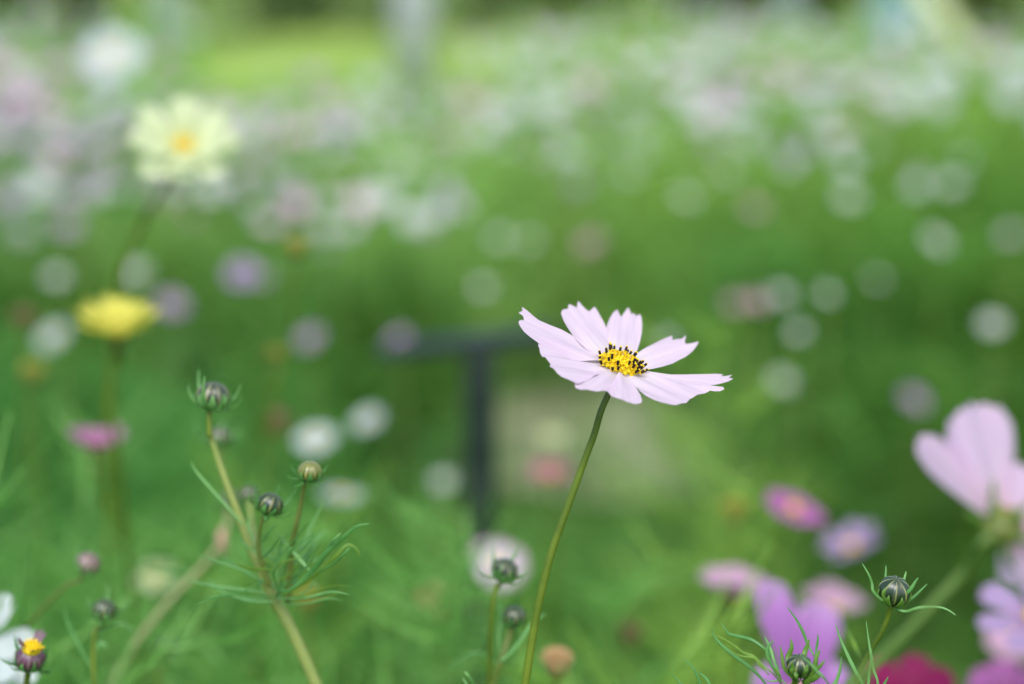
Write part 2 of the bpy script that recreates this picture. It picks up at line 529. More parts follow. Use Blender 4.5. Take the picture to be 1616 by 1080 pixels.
def foliage():
    rg = np.random.default_rng(5)
    near = [feathery_variant(rg, 0.40, 20, 9, 0.0011) for _ in range(8)]
    far = [feathery_variant(rg, 0.50, 13, 7, 0.0032) for _ in range(8)]
    Qs, Ts, Hs = [], [], []

    def put(v, x, y, h, h0, tint):
        uu = x / (y * 0.33)
        hue = 0.56 + 0.24 * uu + 0.35 * height_noise(y * 0.9 + 3, x * 1.3) + rg.normal() * 0.12
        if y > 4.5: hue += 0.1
        Hs.append(np.full(len(v), min(1, max(0, hue))))
        a = rg.random() * 6.283
        c, s = math.cos(a), math.sin(a)
        M = np.array([[c, -s, 0], [s, c, 0], [0, 0, 1]])
        sc = np.array([1, 1, h / h0])
        Qs.append((v * sc) @ M.T + np.array([x, y, 0.0]))
        Ts.append(np.clip(tint + rg.normal(size=len(v)) * 0.06, 0, 1))
    # near bed, behind the flower in focus
    for _ in range(420):
        y = 0.85 + 1.25 * rg.random()
        x = (rg.random() - 0.5) * (0.9 + 0.78 * y)
        hn = height_noise(x * 1.6, y * 1.6)
        u = x / (y * 0.33)
        h = 0.33 + 0.10 * hn
        if u < -0.25: h += 0.11
        if u > 0.35: h -= 0.09
        if abs(u) < 0.35 and y > 1.35: h = min(h, 0.22)
        if abs(u + 0.1) < 0.22: h = min(h, 0.25)
        put(near[rg.integers(8)], x, y, h, 0.40, 0.30 + 0.28 * hn + (0.1 if u < -0.2 else 0) - (0.12 if u > 0.35 else 0))
    # main flower bed beyond the bare path
    for _ in range(3000):
        y = 2.55 + 6.2 * rg.random() ** 1.3
        x = (rg.random() - 0.5) * (1.4 + 0.95 * y)
        if y > 5.2 and -0.20 * y < x < 0.0 * y: continue
        yc = 2.9 if -0.10 < x < 0.33 else 2.55
        if y < yc: continue
        hn = height_noise(x * 1.1, y)
        h = 0.43 + 0.10 * hn
        u = x / (y * 0.33)
        tint = 0.78 + 0.40 * hn + rg.normal() * 0.10 + 0.07 * (y - 3.6)  # paler with distance: haze and sky sheen put into the leaf tint
        if u > 0.5: tint -= 0.14 * max(0, 1.2 - 0.3 * (y - 2.7))
        if u < -0.8: tint -= 0.05
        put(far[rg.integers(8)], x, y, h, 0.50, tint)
    # side strips at the path
    for _ in range(420):
        y = 1.9 + 1.0 * rg.random()
        x = (rg.random() - 0.5) * 3.2
        if -0.07 < x < 0.30 and not (0.05 < x < 0.12 and rg.random() < 0.6): continue
        h = 0.30 + 0.08 * height_noise(x, y)
        put(far[rg.integers(8)], x, y, h, 0.50, 0.32 + 0.2 * height_noise(x * 2, y) - (0.10 if x > 0.42 else 0))
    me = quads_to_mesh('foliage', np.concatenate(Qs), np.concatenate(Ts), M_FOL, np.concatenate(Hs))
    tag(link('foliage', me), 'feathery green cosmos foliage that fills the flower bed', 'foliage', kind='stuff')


foliage()

# a few tall feathery plants that can be told apart near the camera
def feathery_plants():
    rg = np.random.default_rng(21)
    vs = []
    for i in range(4):
        q = feathery_variant(rg, 0.55, 34, 11, 0.0011)
        vs.append(quads_to_mesh('feathery_plant', q, np.clip(0.66 + rg.normal(size=len(q)) * 0.10, 0, 1), M_FOL, np.full(len(q), 0.3)))
    vy = [quads_to_mesh('feathery_plant', q, np.clip(0.80 + rg.normal(size=len(q)) * 0.06, 0, 1), M_FOL, np.full(len(q), 1.0))
          for q in (feathery_variant(rg, 0.55, 34, 10, 0.0011) for _ in range(3))]
    spots = [
        (40, 730, 1.05, 0, 'tall feathery green plant at the left edge below the yellow cosmos'),
        (110, 800, 0.90, 0, 'feathery green plant just above the dusky pink bud'),
        (230, 870, 1.15, 0, 'feathery green plant beside the small cream flower'),
        (30, 900, 0.85, 0, 'low feathery green plant at the left edge above the white flower'),
        (330, 950, 1.00, 0, 'feathery green plant between the tan leaning stem and bud spray'),
        (590, 930, 1.05, 0, 'feathery green plant right of the branching bud spray'),
        (500, 830, 1.00, 1, 'bright yellow-green feathery plant behind the branching bud spray'),
        (1010, 860, 0.95, 1, 'bright yellow-green feathery plant right of the sharp flower stem'),
        (1150, 560, 1.25, 1, 'tall yellow-green feathery plant right of the sharp lilac flower'),
        (1085, 660, 1.30, 1, 'yellow-green feathery plant below the right petals of the sharp flower'),
        (960, 950, 0.90, 0, 'low feathery green plant close beside the sharp flower stem'),
        (60, 850, 0.74, 0, 'lacy green plant left of the dusky pink bud'),
        (215, 1000, 0.78, 0, 'lacy green plant between the pale sepalled bud and tan stem'),
        (300, 1040, 0.80, 0, 'lacy green plant under the tan leaning stem'),
        (545, 1010, 0.74, 0, 'low lacy green plant right of the spray main stem'),
        (400, 1000, 0.74, 0, 'low lacy green plant left of the spray main stem'),
        (100, 1030, 0.64, 0, 'low lacy green plant right of the maroon bud'),
        (720, 1030, 0.70, 0, 'low lacy green plant at the foot of the two soft buds'),
        (930, 1040, 0.75, 1, 'low yellow-green lacy plant right of the tan faded head'),
        (660, 890, 1.10, 0, 'feathery green plant left of the white and pink flower'),
    ]
    for i, (px, py, D, yl, lb) in enumerate(spots):
        p = P(px, py, D)
        o = link('feathery_plant', (vy if yl else vs)[i % 3])
        o.location = (p.x, p.y, 0)
        o.rotation_euler = (0, 0, rnd.random() * 6.28)
        s = p.z / 0.55
        o.scale = (1, 1, s)
        tag(o, lb, 'plant', 'feathery plants near the camera')


feathery_plants()

# ------------------------------------------------------------------ cosmos builders
def petal_mb(mb, M, az, L, W, el, droop=0.0, teeth=4, depth=0.13, roll=0.0, seed=0, nu=11, nv=9, r0=0.1, wav=0.05):
    r = random.Random(seed)
    tooth = [r.uniform(0.3, 1.0) for _ in range(teeth + 1)]
    base = len(mb.v)
    ca, sa = math.cos(az), math.sin(az)
    for j in range(nv):
        v = j / (nv - 1)
        wv = W * 0.5 * (0.22 + 0.78 * math.sin(min(1.0, v * 1.25) * math.pi / 2) ** 1.1) * (1 - 0.22 * max(0, v - 0.75) / 0.25)
        for i in range(nu):
            u = -1 + 2 * i / (nu - 1)
            x = (u + 1) * teeth / 2
            saw = abs((x % 1.0) - 0.5) * 2
            k = min(teeth - 1, int(x))
            cut = (1 - saw) * depth * tooth[k] + 0.10 * u * u
            rad = L * (r0 + (1 - r0) * v * (1 - cut * v ** 3))
            h = rad * math.tan(el) * 1.0 - droop * rad * rad / L
            h += wav * W * (u * u - 0.3) * v + 0.02 * W * math.sin(u * 7 + seed) * v + roll * u * wv * v
            sx = u * wv
            p = Vector((rad * ca - sx * sa, rad * sa + sx * ca, h))
            mb.vert(M @ p, u, v)
    for j in range(nv - 1):
        for i in range(nu - 1):
            a = base + j * nu + i
            mb.face((a, a + 1, a + nu + 1, a + nu))


def centre_mb(M, r, h, dots=40, seed=1):
    mb = MB()
    mb.lathe(M, [(r * .7, 0), (r * .95, h * .3), (r * .8, h * .7), (r * .4, h * .95), (r * .05, h)], 14)
    for i in range(dots):
        t = (i + 0.5) / dots
        rr = r * math.sqrt(t); an = i * 2.39996
        z = h * (0.95 - 0.5 * t * t)
        o = Vector((rr * math.cos(an), rr * math.sin(an), z))
        d = Vector((o.x * 0.6, o.y * 0.6, r)).normalized()
        mb.tube([M @ (o - d * h * .2), M @ (o + d * h * .25), M @ (o + d * h * 0.42)], [r * .10, r * .13, r * .03], 5)
    return mb


def calyx_mb(M, r, h):
    mb = MB()
    mb.lathe(M, [(r * .25, -h), (r * .6, -h * .8), (r * .95, -h * .3), (r * 1.0, 0.0)], 12)
    return mb


def bract(M, az, L, wdt, el, curl, r0, z0, n=6):
    ca, sa = math.cos(az), math.sin(az)
    pts = []
    for i in range(n):
        t = i / (n - 1)
        e = el + curl * t
        pts.append(M @ Vector(((r0 + L * t * math.cos(e)) * ca, (r0 + L * t * math.cos(e)) * sa, z0 + L * t * math.sin(e))))
    mb = MB()
    rad = [wdt * (0.9 * math.sin(math.pi * min(1, 0.25 + 0.75 * i / (n - 1))) + 0.12) for i in range(n)]
    mb.tube(pts, rad, 6, flat=0.3, nrm=M.to_3x3() @ Vector((ca, sa, 0.4)))
    return mb


def cosmos(label, px, py, D, axis, L, W, npet, pmat, el=0.12, droop=0.0, stem=None, group='cosmos flowers close to the camera',
           stem_mat=None, stem_r=0.0012, layers=1, centre=True, spin=0.0, dx=0.0, dy=0.03, bracts=6, cr=None, name='cosmos_flower', depth=0.13, seed=0, cmat=None, petals=None):
    ax = camvec(*axis)
    c = P(px, py, D)
    M = frame(c, ax, spin)
    neck = c - ax * 0.006
    if stem:
        pts = [neck, neck - ax * 0.008] + [P(x, y, d) for (x, y, d) in stem]
    else:
        q = neck - ax * 0.02
        pts = [neck, q, q + Vector((-ax.x * 0.02, -ax.y * 0.02, -0.06))]
    pts = smooth_path(to_ground(pts, dx, dy), 4)
    t = thing(name, label, 'flower', (pts[-1].x, pts[-1].y, 0), group)
    mb = MB(); mb.tube(pts, [stem_r * (0.85 + 0.5 * i / len(pts)) for i in range(len(pts))], 8)
    mb.build('stem', stem_mat or M_STEM, t)
    r = random.Random(seed + int(px))
    if petals:
        # (direction and length as seen from the front, rise, width) for each petal that is left on the flower
        for i, (deg, lpx, e_, ws) in enumerate(petals):
            best = None
            for k in range(360):
                az = R(k)
                d = M.to_3x3() @ Vector((math.cos(az), math.sin(az), math.tan(e_)))
                x, y = d.dot(RGT), d.dot(UPV)
                df = abs((math.atan2(y, x) - R(deg) + math.pi) % (2 * math.pi) - math.pi)
                if best is None or df < best[0]: best = (df, az, math.hypot(x, y))
            mb = MB()
            petal_mb(mb, M, best[1], lpx * K * D / best[2], W * ws, e_, droop, 4, depth, 0, seed * 31 + i)
            mb.build('petal', pmat, t)
    for ly in range(0 if petals else layers):
        nn = npet if ly == 0 else max(5, npet - 2)
        for i in range(nn):
            mb = MB()
            petal_mb(mb, M, 2 * math.pi * (i + 0.5 * ly + r.uniform(-.12, .12)) / nn, L * (1 - 0.22 * ly) * r.uniform(.92, 1.05), W * (1 - 0.1 * ly) * r.uniform(.9, 1.1),
                     el + 0.25 * ly + r.uniform(-.07, .07), droop, r.choice((3, 4, 5)), depth, r.uniform(-.15, .15), seed * 31 + i + ly * 50 + int(px))
            mb.build('petal', pmat, t)
    cr = cr or L * 0.2
    if centre:
        centre_mb(M @ Matrix.Translation((0, 0, L * 0.02)), cr, cr * 0.6).build('flower_centre', cmat or M_DISC, t)
    cx = calyx_mb(M @ Matrix.Translation((0, 0, 0.0012)), cr * 0.85, 0.0065).build('calyx', M_CALYX, t)
    for i in range(bracts):
        bract(M, 2 * math.pi * i / bracts + 0.3, L * 0.3, 0.0011, -0.1 + r.uniform(-.3, .3), 0.5, cr * 0.5, -0.003).build('sepal', M_SEPAL, cx)
    return t


def bud_parts(parent, c, axis, rad, bmat, nb=8, bl=2.0, seed=0, spread=0.5, smat=None, calyx=True, squash=0.8, bw=0.16):
    """round bud in a cup of short scales with long thin bracts"""
    M = frame(c, axis, seed * 0.7)
    mb = MB()
    prof = []
    for i in range(11):
        a = -1.35 + 2.86 * i / 10
        prof.append((max(rad * 0.02, rad * math.cos(a)), rad * squash * math.sin(a)))
    mb.lathe(M, prof, 48, lobes=8, amp=0.10)
    b = mb.build('bud', bmat, parent)
    r = random.Random(seed)
    if calyx:
        for i in range(8):
            az = 2 * math.pi * (i + 0.5) / 8
            ca, sa = math.cos(az), math.sin(az)
            pts, rd = [], []
            for k in range(6):
                t = k / 5
                a = -1.25 + 1.55 * t
                rr = rad * 1.08 * math.cos(a)
                pts.append(M @ Vector((rr * ca, rr * sa, rad * squash * 1.08 * math.sin(a))))
                rd.append(rr * 0.46 * max(0.05, 1 - t ** 1.4))
            s = MB(); s.tube(pts, rd, 6, flat=0.16, nrm=M.to_3x3() @ Vector((ca, sa, -0.3)))
            s.build('calyx_scale', smat or M_SEPAL, b)
    for i in range(nb):
        az = 2 * math.pi * i / nb + r.uniform(-.2, .2)
        bract(M, az, rad * bl * r.uniform(.7, 1.15), rad * bw, -0.25 + r.uniform(-.2, .3), 1.1 - spread + r.uniform(-.3, .3), rad * 0.3, -rad * squash * 0.85, 7).build('sepal', smat or M_LEAF, b)
    return b


def path3(pts, D, Dn=None):
    n = len(pts)
    out = []
    for i, p in enumerate(pts):
        d = p[2] if len(p) > 2 else D + ((Dn - D) * i / max(1, n - 1) if Dn else 0)
        out.append(P(p[0], p[1], d))
    return out


def stalk(parent, pts3, r0, r1, mt, name='stem', k=5):
    pts = smooth_path(pts3, k)
    n = len(pts)
    mb = MB(); mb.tube(pts, [r0 + (r1 - r0) * i / (n - 1) for i in range(n)], 8)
    return mb.build(name, mt, parent)


def leaf(parent, pts3, wpx, D, mt, name='leaf', taper=(0.5, 1.0, 0.12), nrm=None):
    """narrow leaf blade along pts3 (base to tip), wpx its full width in photo pixels at depth D"""
    pts = smooth_path(pts3, 5)
    n = len(pts)
    hw = wpx * K * D / 2 * 0.8
    rad = []
    for i in range(n):
        t = i / (n - 1)
        w = taper[0] + (taper[1] - taper[0]) * min(1, t / 0.45) if t < 0.45 else taper[1] + (taper[2] - taper[1]) * ((t - 0.45) / 0.55) ** 1.6
        rad.append(hw * w)
    mb = MB(); mb.tube(pts, rad, 8, flat=0.28, nrm=nrm if nrm is not None else Vector((0.15, -0.85, 0.5)))
    return mb.build(name, mt, parent)


# ------------------------------------------------------------------ the sharp lilac flower
def main_flower():
    D0 = 0.50
    c = P(977, 583, D0)
    e, roll = R(25), R(17.0)
    ax = camvec(math.cos(e) * math.sin(roll), math.cos(e) * math.cos(roll), math.sin(e))
    M = frame(c, ax)
    Mi = M.inverted()
    eps = math.tan(R(6.5))

    def surf(rr, lift, curl):
        return eps * rr - curl * rr * rr + lift

    def onto(px, py, lift, curl):
        d = (P(px, py, 1.0) - CAM)
        a, b = 0.38, 0.68
        for _ in range(46):
            m_ = (a + b) / 2
            q = Mi @ (CAM + d * m_)
            if q.z - surf(math.hypot(q.x, q.y), lift, curl) > 0: a = m_
            else: b = m_
        return Mi @ (CAM + d * a)
    c1 = lambda L: [(810 + x / 6, 470 + y / 6) for x, y in L]
    c2 = lambda L: [(960 + x / 6, 470 + y / 6) for x, y in L]
    petals = [
        # outline, lift above the common bowl in mm, downward curl, pleats
        (c1([(870, 560), (780, 510), (680, 432), (570, 370), (450, 305), (330, 255), (240, 215), (180, 170), (130, 125), (80, 88), (86, 128), (50, 143), (95, 172), (104, 208), (62, 210), (48, 240), (65, 278), (100, 322), (150, 362), (200, 397), (240, 425), (300, 455), (360, 486), (420, 515), (500, 555), (600, 585), (700, 600), (800, 604), (880, 606)]), 0.35, 0.0, 4),
        (c1([(940, 600), (820, 560), (700, 520), (520, 450), (400, 412), (310, 392), (262, 404), (240, 430), (235, 458), (250, 490), (258, 530), (275, 565), (300, 565), (320, 590), (355, 625), (345, 652), (370, 665), (410, 710), (460, 745), (520, 772), (585, 812), (625, 815), (680, 790), (760, 750), (850, 720), (940, 690)]), 0.0, 0.0, 5),
        (c1([(930, 672), (880, 671), (800, 683), (720, 705), (660, 735), (615, 772), (585, 815), (590, 845), (640, 872), (700, 870), (750, 876), (800, 882), (860, 878), (925, 912), (975, 850), (1000, 790), (1010, 730), (990, 690)]), 0.6, 1.2, 7),
        (c1([(1000, 700), (975, 745), (935, 810), (885, 880), (930, 927), (1000, 955), (1080, 985), (1110, 985), (1150, 1003), (1185, 1005), (1213, 999), (1216, 970), (1200, 920), (1175, 880), (1140, 830), (1110, 770), (1090, 722), (1060, 690)]), 1.1, 1.2, 6),
        (c2([(170, 700), (185, 735), (210, 790), (250, 850), (290, 900), (350, 945), (420, 980), (500, 1010), (580, 1022), (640, 1016), (690, 1001), (740, 998), (770, 955), (850, 920), (895, 912), (940, 898), (960, 890), (1000, 900), (1050, 906), (1090, 890), (1080, 868), (1000, 858), (860, 842), (740, 812), (640, 790), (560, 765), (450, 730), (350, 700), (260, 680), (210, 670)]), 0.7, 0.6, 5),
        (c2([(200, 680), (260, 676), (320, 680), (400, 691), (500, 705), (600, 717), (750, 722), (900, 722), (1030, 722), (1090, 728), (1065, 742), (1110, 742), (1175, 733), (1140, 755), (1185, 765), (1130, 788), (1050, 808), (960, 826), (870, 842), (760, 838), (600, 805), (450, 755), (330, 722), (240, 705)]), 0.0, 0.0, 3),
        (c2([(220, 570), (270, 538), (330, 495), (400, 455), (480, 410), (540, 382), (608, 358), (605, 402), (650, 392), (695, 390), (735, 357), (725, 420), (740, 435), (780, 428), (860, 410), (840, 447), (800, 500), (740, 550), (680, 582), (600, 630), (520, 655), (430, 672), (330, 680), (250, 672), (190, 640)]), 0.7, 0.0, 4),
        (c1([(950, 560), (925, 500), (903, 430), (888, 360), (880, 285), (895, 240), (920, 180), (950, 135), (985, 110), (1005, 150), (1022, 182), (1055, 135), (1090, 88), (1110, 130), (1120, 152), (1145, 140), (1165, 165), (1203, 150), (1216, 178), (1223, 250), (1220, 320), (1205, 400), (1180, 480), (1150, 540), (1090, 580), (1010, 600)]), 0.1, 0.0, 4),
        (c1([(920, 640), (830, 575), (740, 512), (650, 448), (598, 402), (565, 360), (520, 290), (480, 220), (458, 160), (455, 135), (470, 108), (525, 98), (520, 65), (540, 62), (605, 90), (610, 40), (620, 28), (650, 65), (690, 105), (720, 128), (765, 93), (790, 125), (830, 190), (860, 240), (884, 290), (902, 360), (918, 430), (945, 510), (980, 570)]), 0.5, 0.0, 4),
    ]
    stem_px = [(958, 622), (950, 645), (938, 685), (923, 725), (905, 775), (885, 830), (868, 880), (853, 940), (843, 990), (835, 1040), (828, 1085)]
    pts = [c - ax * 0.004] + [P(x, y, D0 + 0.001 * i) for i, (x, y) in enumerate(stem_px)][1:]
    pts = smooth_path(to_ground(pts, -0.01, 0.02), 6)
    root = thing('cosmos_flower', 'pale lilac cosmos in sharp focus on a bare curved stem', 'flower', (pts[-1].x, pts[-1].y, 0))
    mb = MB(); mb.tube(pts, [0.00108 + 0.00032 * min(1, i / 50) for i in range(len(pts))], 10)
    mb.build('stem', M_STEM, root)
    for pi, (ol, lift, curl, pleats) in enumerate(petals):
        # densify the outline, then fill it with an even net of points
        pts2 = []
        for i in range(len(ol)):
            a, b = Vector(ol[i]), Vector(ol[(i + 1) % len(ol)])
            k = max(1, int((b - a).length / 2.2))
            for j in range(k):
                pts2.append(a.lerp(b, j / k))
        nb = len(pts2)
        xs = [p.x for p in pts2]; ys = [p.y for p in pts2]

        def inside(q):
            r_ = False
            for i in range(nb):
                a, b = pts2[i], pts2[i - 1]
                if (a.y > q.y) != (b.y > q.y) and q.x < (b.x - a.x) * (q.y - a.y) / (b.y - a.y) + a.x:
                    r_ = not r_
            return r_
        allp = list(pts2)
        st = 2.6
        yy = min(ys) + 1.1
        row = 0
        while yy < max(ys):
            xx = min(xs) + (0.5 * st if row % 2 else 0)
            while xx < max(xs):
                q = Vector((xx, yy))
                if inside(q) and min((q - p).length_squared for p in pts2) > 1.6:
                    allp.append(q)
                xx += st
            yy += st * 0.87; row += 1
        res = delaunay_2d_cdt(allp, [(i, (i + 1) % nb) for i in range(nb)], [list(range(nb))], 1, 0.01)
        V2, F2 = res[0], res[2]
        loc = [onto(p.x, p.y, lift * 0.001, curl) for p in V2]
        rmax = max(math.hypot(p.x, p.y) for p in loc)
        mean = Vector((sum(p.x for p in loc), sum(p.y for p in loc)))
        az0 = math.atan2(mean.y, mean.x)
        mb = MB()
        for p in loc:
            rr = math.hypot(p.x, p.y)
            da = (math.atan2(p.y, p.x) - az0 + math.pi) % (2 * math.pi) - math.pi
            lat = rr * math.sin(da) / (0.30 * rmax)
            v = rr / rmax
            z = p.z
            # shallow lengthwise pleats, deeper near the throat, and a gentle cupping
            z += 0.00052 * math.sin(lat * pleats * 1.5 + pi) * math.sin(min(1, v * 1.4) * math.pi * 0.9)
            z += 0.0007 * (lat * lat - 0.35) * min(1, v * 1.3) * (0.0 if pi < 2 else 0.6 if pi in (2, 3, 4) else 1.0)
            mb.vert(M @ Vector((p.x, p.y, z)), lat, v)
        for f in F2:
            n_ = (loc[f[1]] - loc[f[0]]).cross(loc[f[2]] - loc[f[0]])
            mb.face(f if n_.z > 0 else f[::-1])
        mb.build('petal', M_MAIN, root)
    # yellow disc with dark anther tubes
    Mc = M @ Matrix.Translation((0, 0, 0.0006))
    mb = MB()
    mb.lathe(Mc, [(0.0040, 0), (0.0057, 0.0007), (0.0058, 0.0016), (0.0045, 0.0024), (0.002, 0.0024), (0.0002, 0.0022)], 24)
    rr_ = random.Random(4)
    spots = []
    nfl = 86
    for i in range(nfl):
        t = (i + 0.5) / nfl
        rr = 0.0064 * math.sqrt(t); an = i * 2.39996
        z = 0.0023 if rr < 0.0045 else 0.0023 - (rr - 0.0045) * 0.75
        o = Vector((rr * math.cos(an), rr * math.sin(an), z))
        tilt = 0.15 + 1.0 * (rr / 0.0064) ** 2.5
        d = Vector((math.cos(an) * math.sin(tilt), math.sin(an) * math.sin(tilt), math.cos(tilt)))
        if rr < 0.0028:
            h = 0.0010
            mb.tube([Mc @ o, Mc @ (o + d * h * 0.6), Mc @ (o + d * h)], [0.00042, 0.00045, 0.00012], 7)
        else:
            h = rr_.uniform(0.0010, 0.0017)
            b0 = o - d * 0.0008
            mb.tube([Mc @ b0, Mc @ (o + d * h * 0.5), Mc @ (o + d * h)], [0.00022, 0.00034, 0.00052], 7)
            # five little lobes at the mouth of each floret
            x = d.cross(Vector((0, 0, 1)) if abs(d.z) < 0.9 else Vector((1, 0, 0))).normalized(); y = d.cross(x)
            for k in range(5):
                a = 2 * math.pi * k / 5 + an
                s = x * math.cos(a) + y * math.sin(a)
                mb.tube([Mc @ (o + d * h * 0.9 + s * 0.0003), Mc @ (o + d * (h + 0.0001) + s * 0.0006), Mc @ (o + d * (h - 0.0001) + s * 0.00085)], [0.00018, 0.00022, 0.00006], 5)
            spots.append((o + d * h, d, rr))
    fc = mb.build('flower_centre', M_DISC, root)
    rr_.shuffle(spots)
    for (o, d, rr) in spots[:33]:
        l = rr_.uniform(0.0013, 0.0021)
        am = MB()
        d2 = (d + Vector((0, 0, 0.7))).normalized()
        am.tube([Mc @ (o - d2 * 0.0003), Mc @ (o + d2 * l * 0.15), Mc @ (o + d2 * l * 0.85), Mc @ (o + d2 * l)], [0.00024, 0.00043, 0.00043, 0.00028], 7)
        tip = o + d2 * l
        am.tube([Mc @ (tip - d2 * 0.0001), Mc @ (tip + d2 * 0.00025), Mc @ (tip + d2 * 0.0005)], [0.00024, 0.0004 if rr_.random() < 0.55 else 0.00018, 0.00008], 6, m=1)
        am.build('anther', [M_ANTHER, M_DISC], fc)
    cx = calyx_mb(M @ Matrix.Translation((0, 0, -0.0002)), 0.0042, 0.0065).build('calyx', M_SEPAL, root)
    for i in range(8):
        bract(M, 2 * math.pi * i / 8, 0.008, 0.0010, -0.05, 0.15, 0.003, -0.0035).build('sepal', M_SEPAL, cx)


main_flower()

# ------------------------------------------------------------------ sharp buds at the lower right
def right_bud_plant():
    D = 0.497
    joint = P(1345, 1110, 0.505)
    root = thing('cosmos_bud_plant', 'sharp dark striped bud with one long bract curving right', 'plant', (joint.x + 0.01, joint.y + 0.01, 0), 'budding cosmos plants')
    st = path3([(1405, 955), (1401, 975), (1390, 1000), (1374, 1026), (1355, 1065), (1345, 1110)], D, 0.505)
    stalk(root, to_ground(st, 0.01, 0.01), 0.0008, 0.0013, M_STEM)
    ax = camvec(0.06, 0.86, 0.5)
    b = bud_parts(root, P(1411, 932, D), ax, 0.0052, M_BUD, nb=0, seed=2, squash=0.86)
    for pl, wd, mt in [
        ([(1404, 953), (1390, 946, .494), (1378, 933, .492), (1376, 921, .492), (1371, 907, .491), (1361, 890, .491)], 6.5, M_LEAF_L),
        ([(1405, 950, .50), (1399, 938, .506), (1397, 920, .508), (1398, 905, .509), (1398, 892, .51)], 6, M_LEAF),
        ([(1410, 950, .50), (1422, 930, .506), (1427, 914, .508), (1430, 902, .509)], 6, M_LEAF_L),
        ([(1410, 954), (1424, 943, .494), (1437, 930, .493), (1444, 919, .493), (1449, 912, .493)], 7.5, M_LEAF),
        ([(1412, 955), (1428, 951, .496), (1441, 943, .496), (1452, 933, .496), (1463, 922, .496)], 6.5, M_LEAF),
        ([(1412, 958), (1420, 963, .495), (1431, 965, .494), (1447, 960, .492), (1465, 958, .491), (1485, 959, .49), (1498, 964, .489), (1508, 971, .488)], 6, M_LEAF_L),
        ([(1406, 952), (1396, 945, .490), (1394, 936, .488), (1398, 928, .488)], 9, M_SEPAL),
    ]:
        leaf(b, path3(pl, D), wd, D, mt, 'sepal', taper=(0.9, 1.0, 0.25))
    for pl, wd, mt in [
        ([(1362, 1085), (1349, 1058), (1338, 1035), (1327, 1010), (1318, 984)], 8.5, M_LEAF_L),
        ([(1384, 1085), (1378, 1055), (1374, 1030), (1370, 1005), (1367, 981)], 6.5, M_LEAF_L),
        ([(1368, 1090, .495), (1372, 1060, .494), (1376, 1025, .493)], 6, M_LEAF_L),
        ([(1388, 1095), (1394, 1083), (1402, 1068)], 8, M_LEAF),
        ([(1310, 1095, .50), (1320, 1075, .50), (1326, 1055, .50), (1328, 1036, .50)], 8, M_LEAF_L),
        ([(1356, 1035, .55), (1345, 1010, .56), (1334, 990, .57)], 9, M_LEAF_Y),
    ]:
        base = pl[0]
        full = [(1352, 1120, 0.503)] + list(pl) if base[1] > 1080 else [(1366, 1048, 0.51)] + list(pl)
        leaf(root, path3(full, D), wd, D, mt)


right_bud_plant()


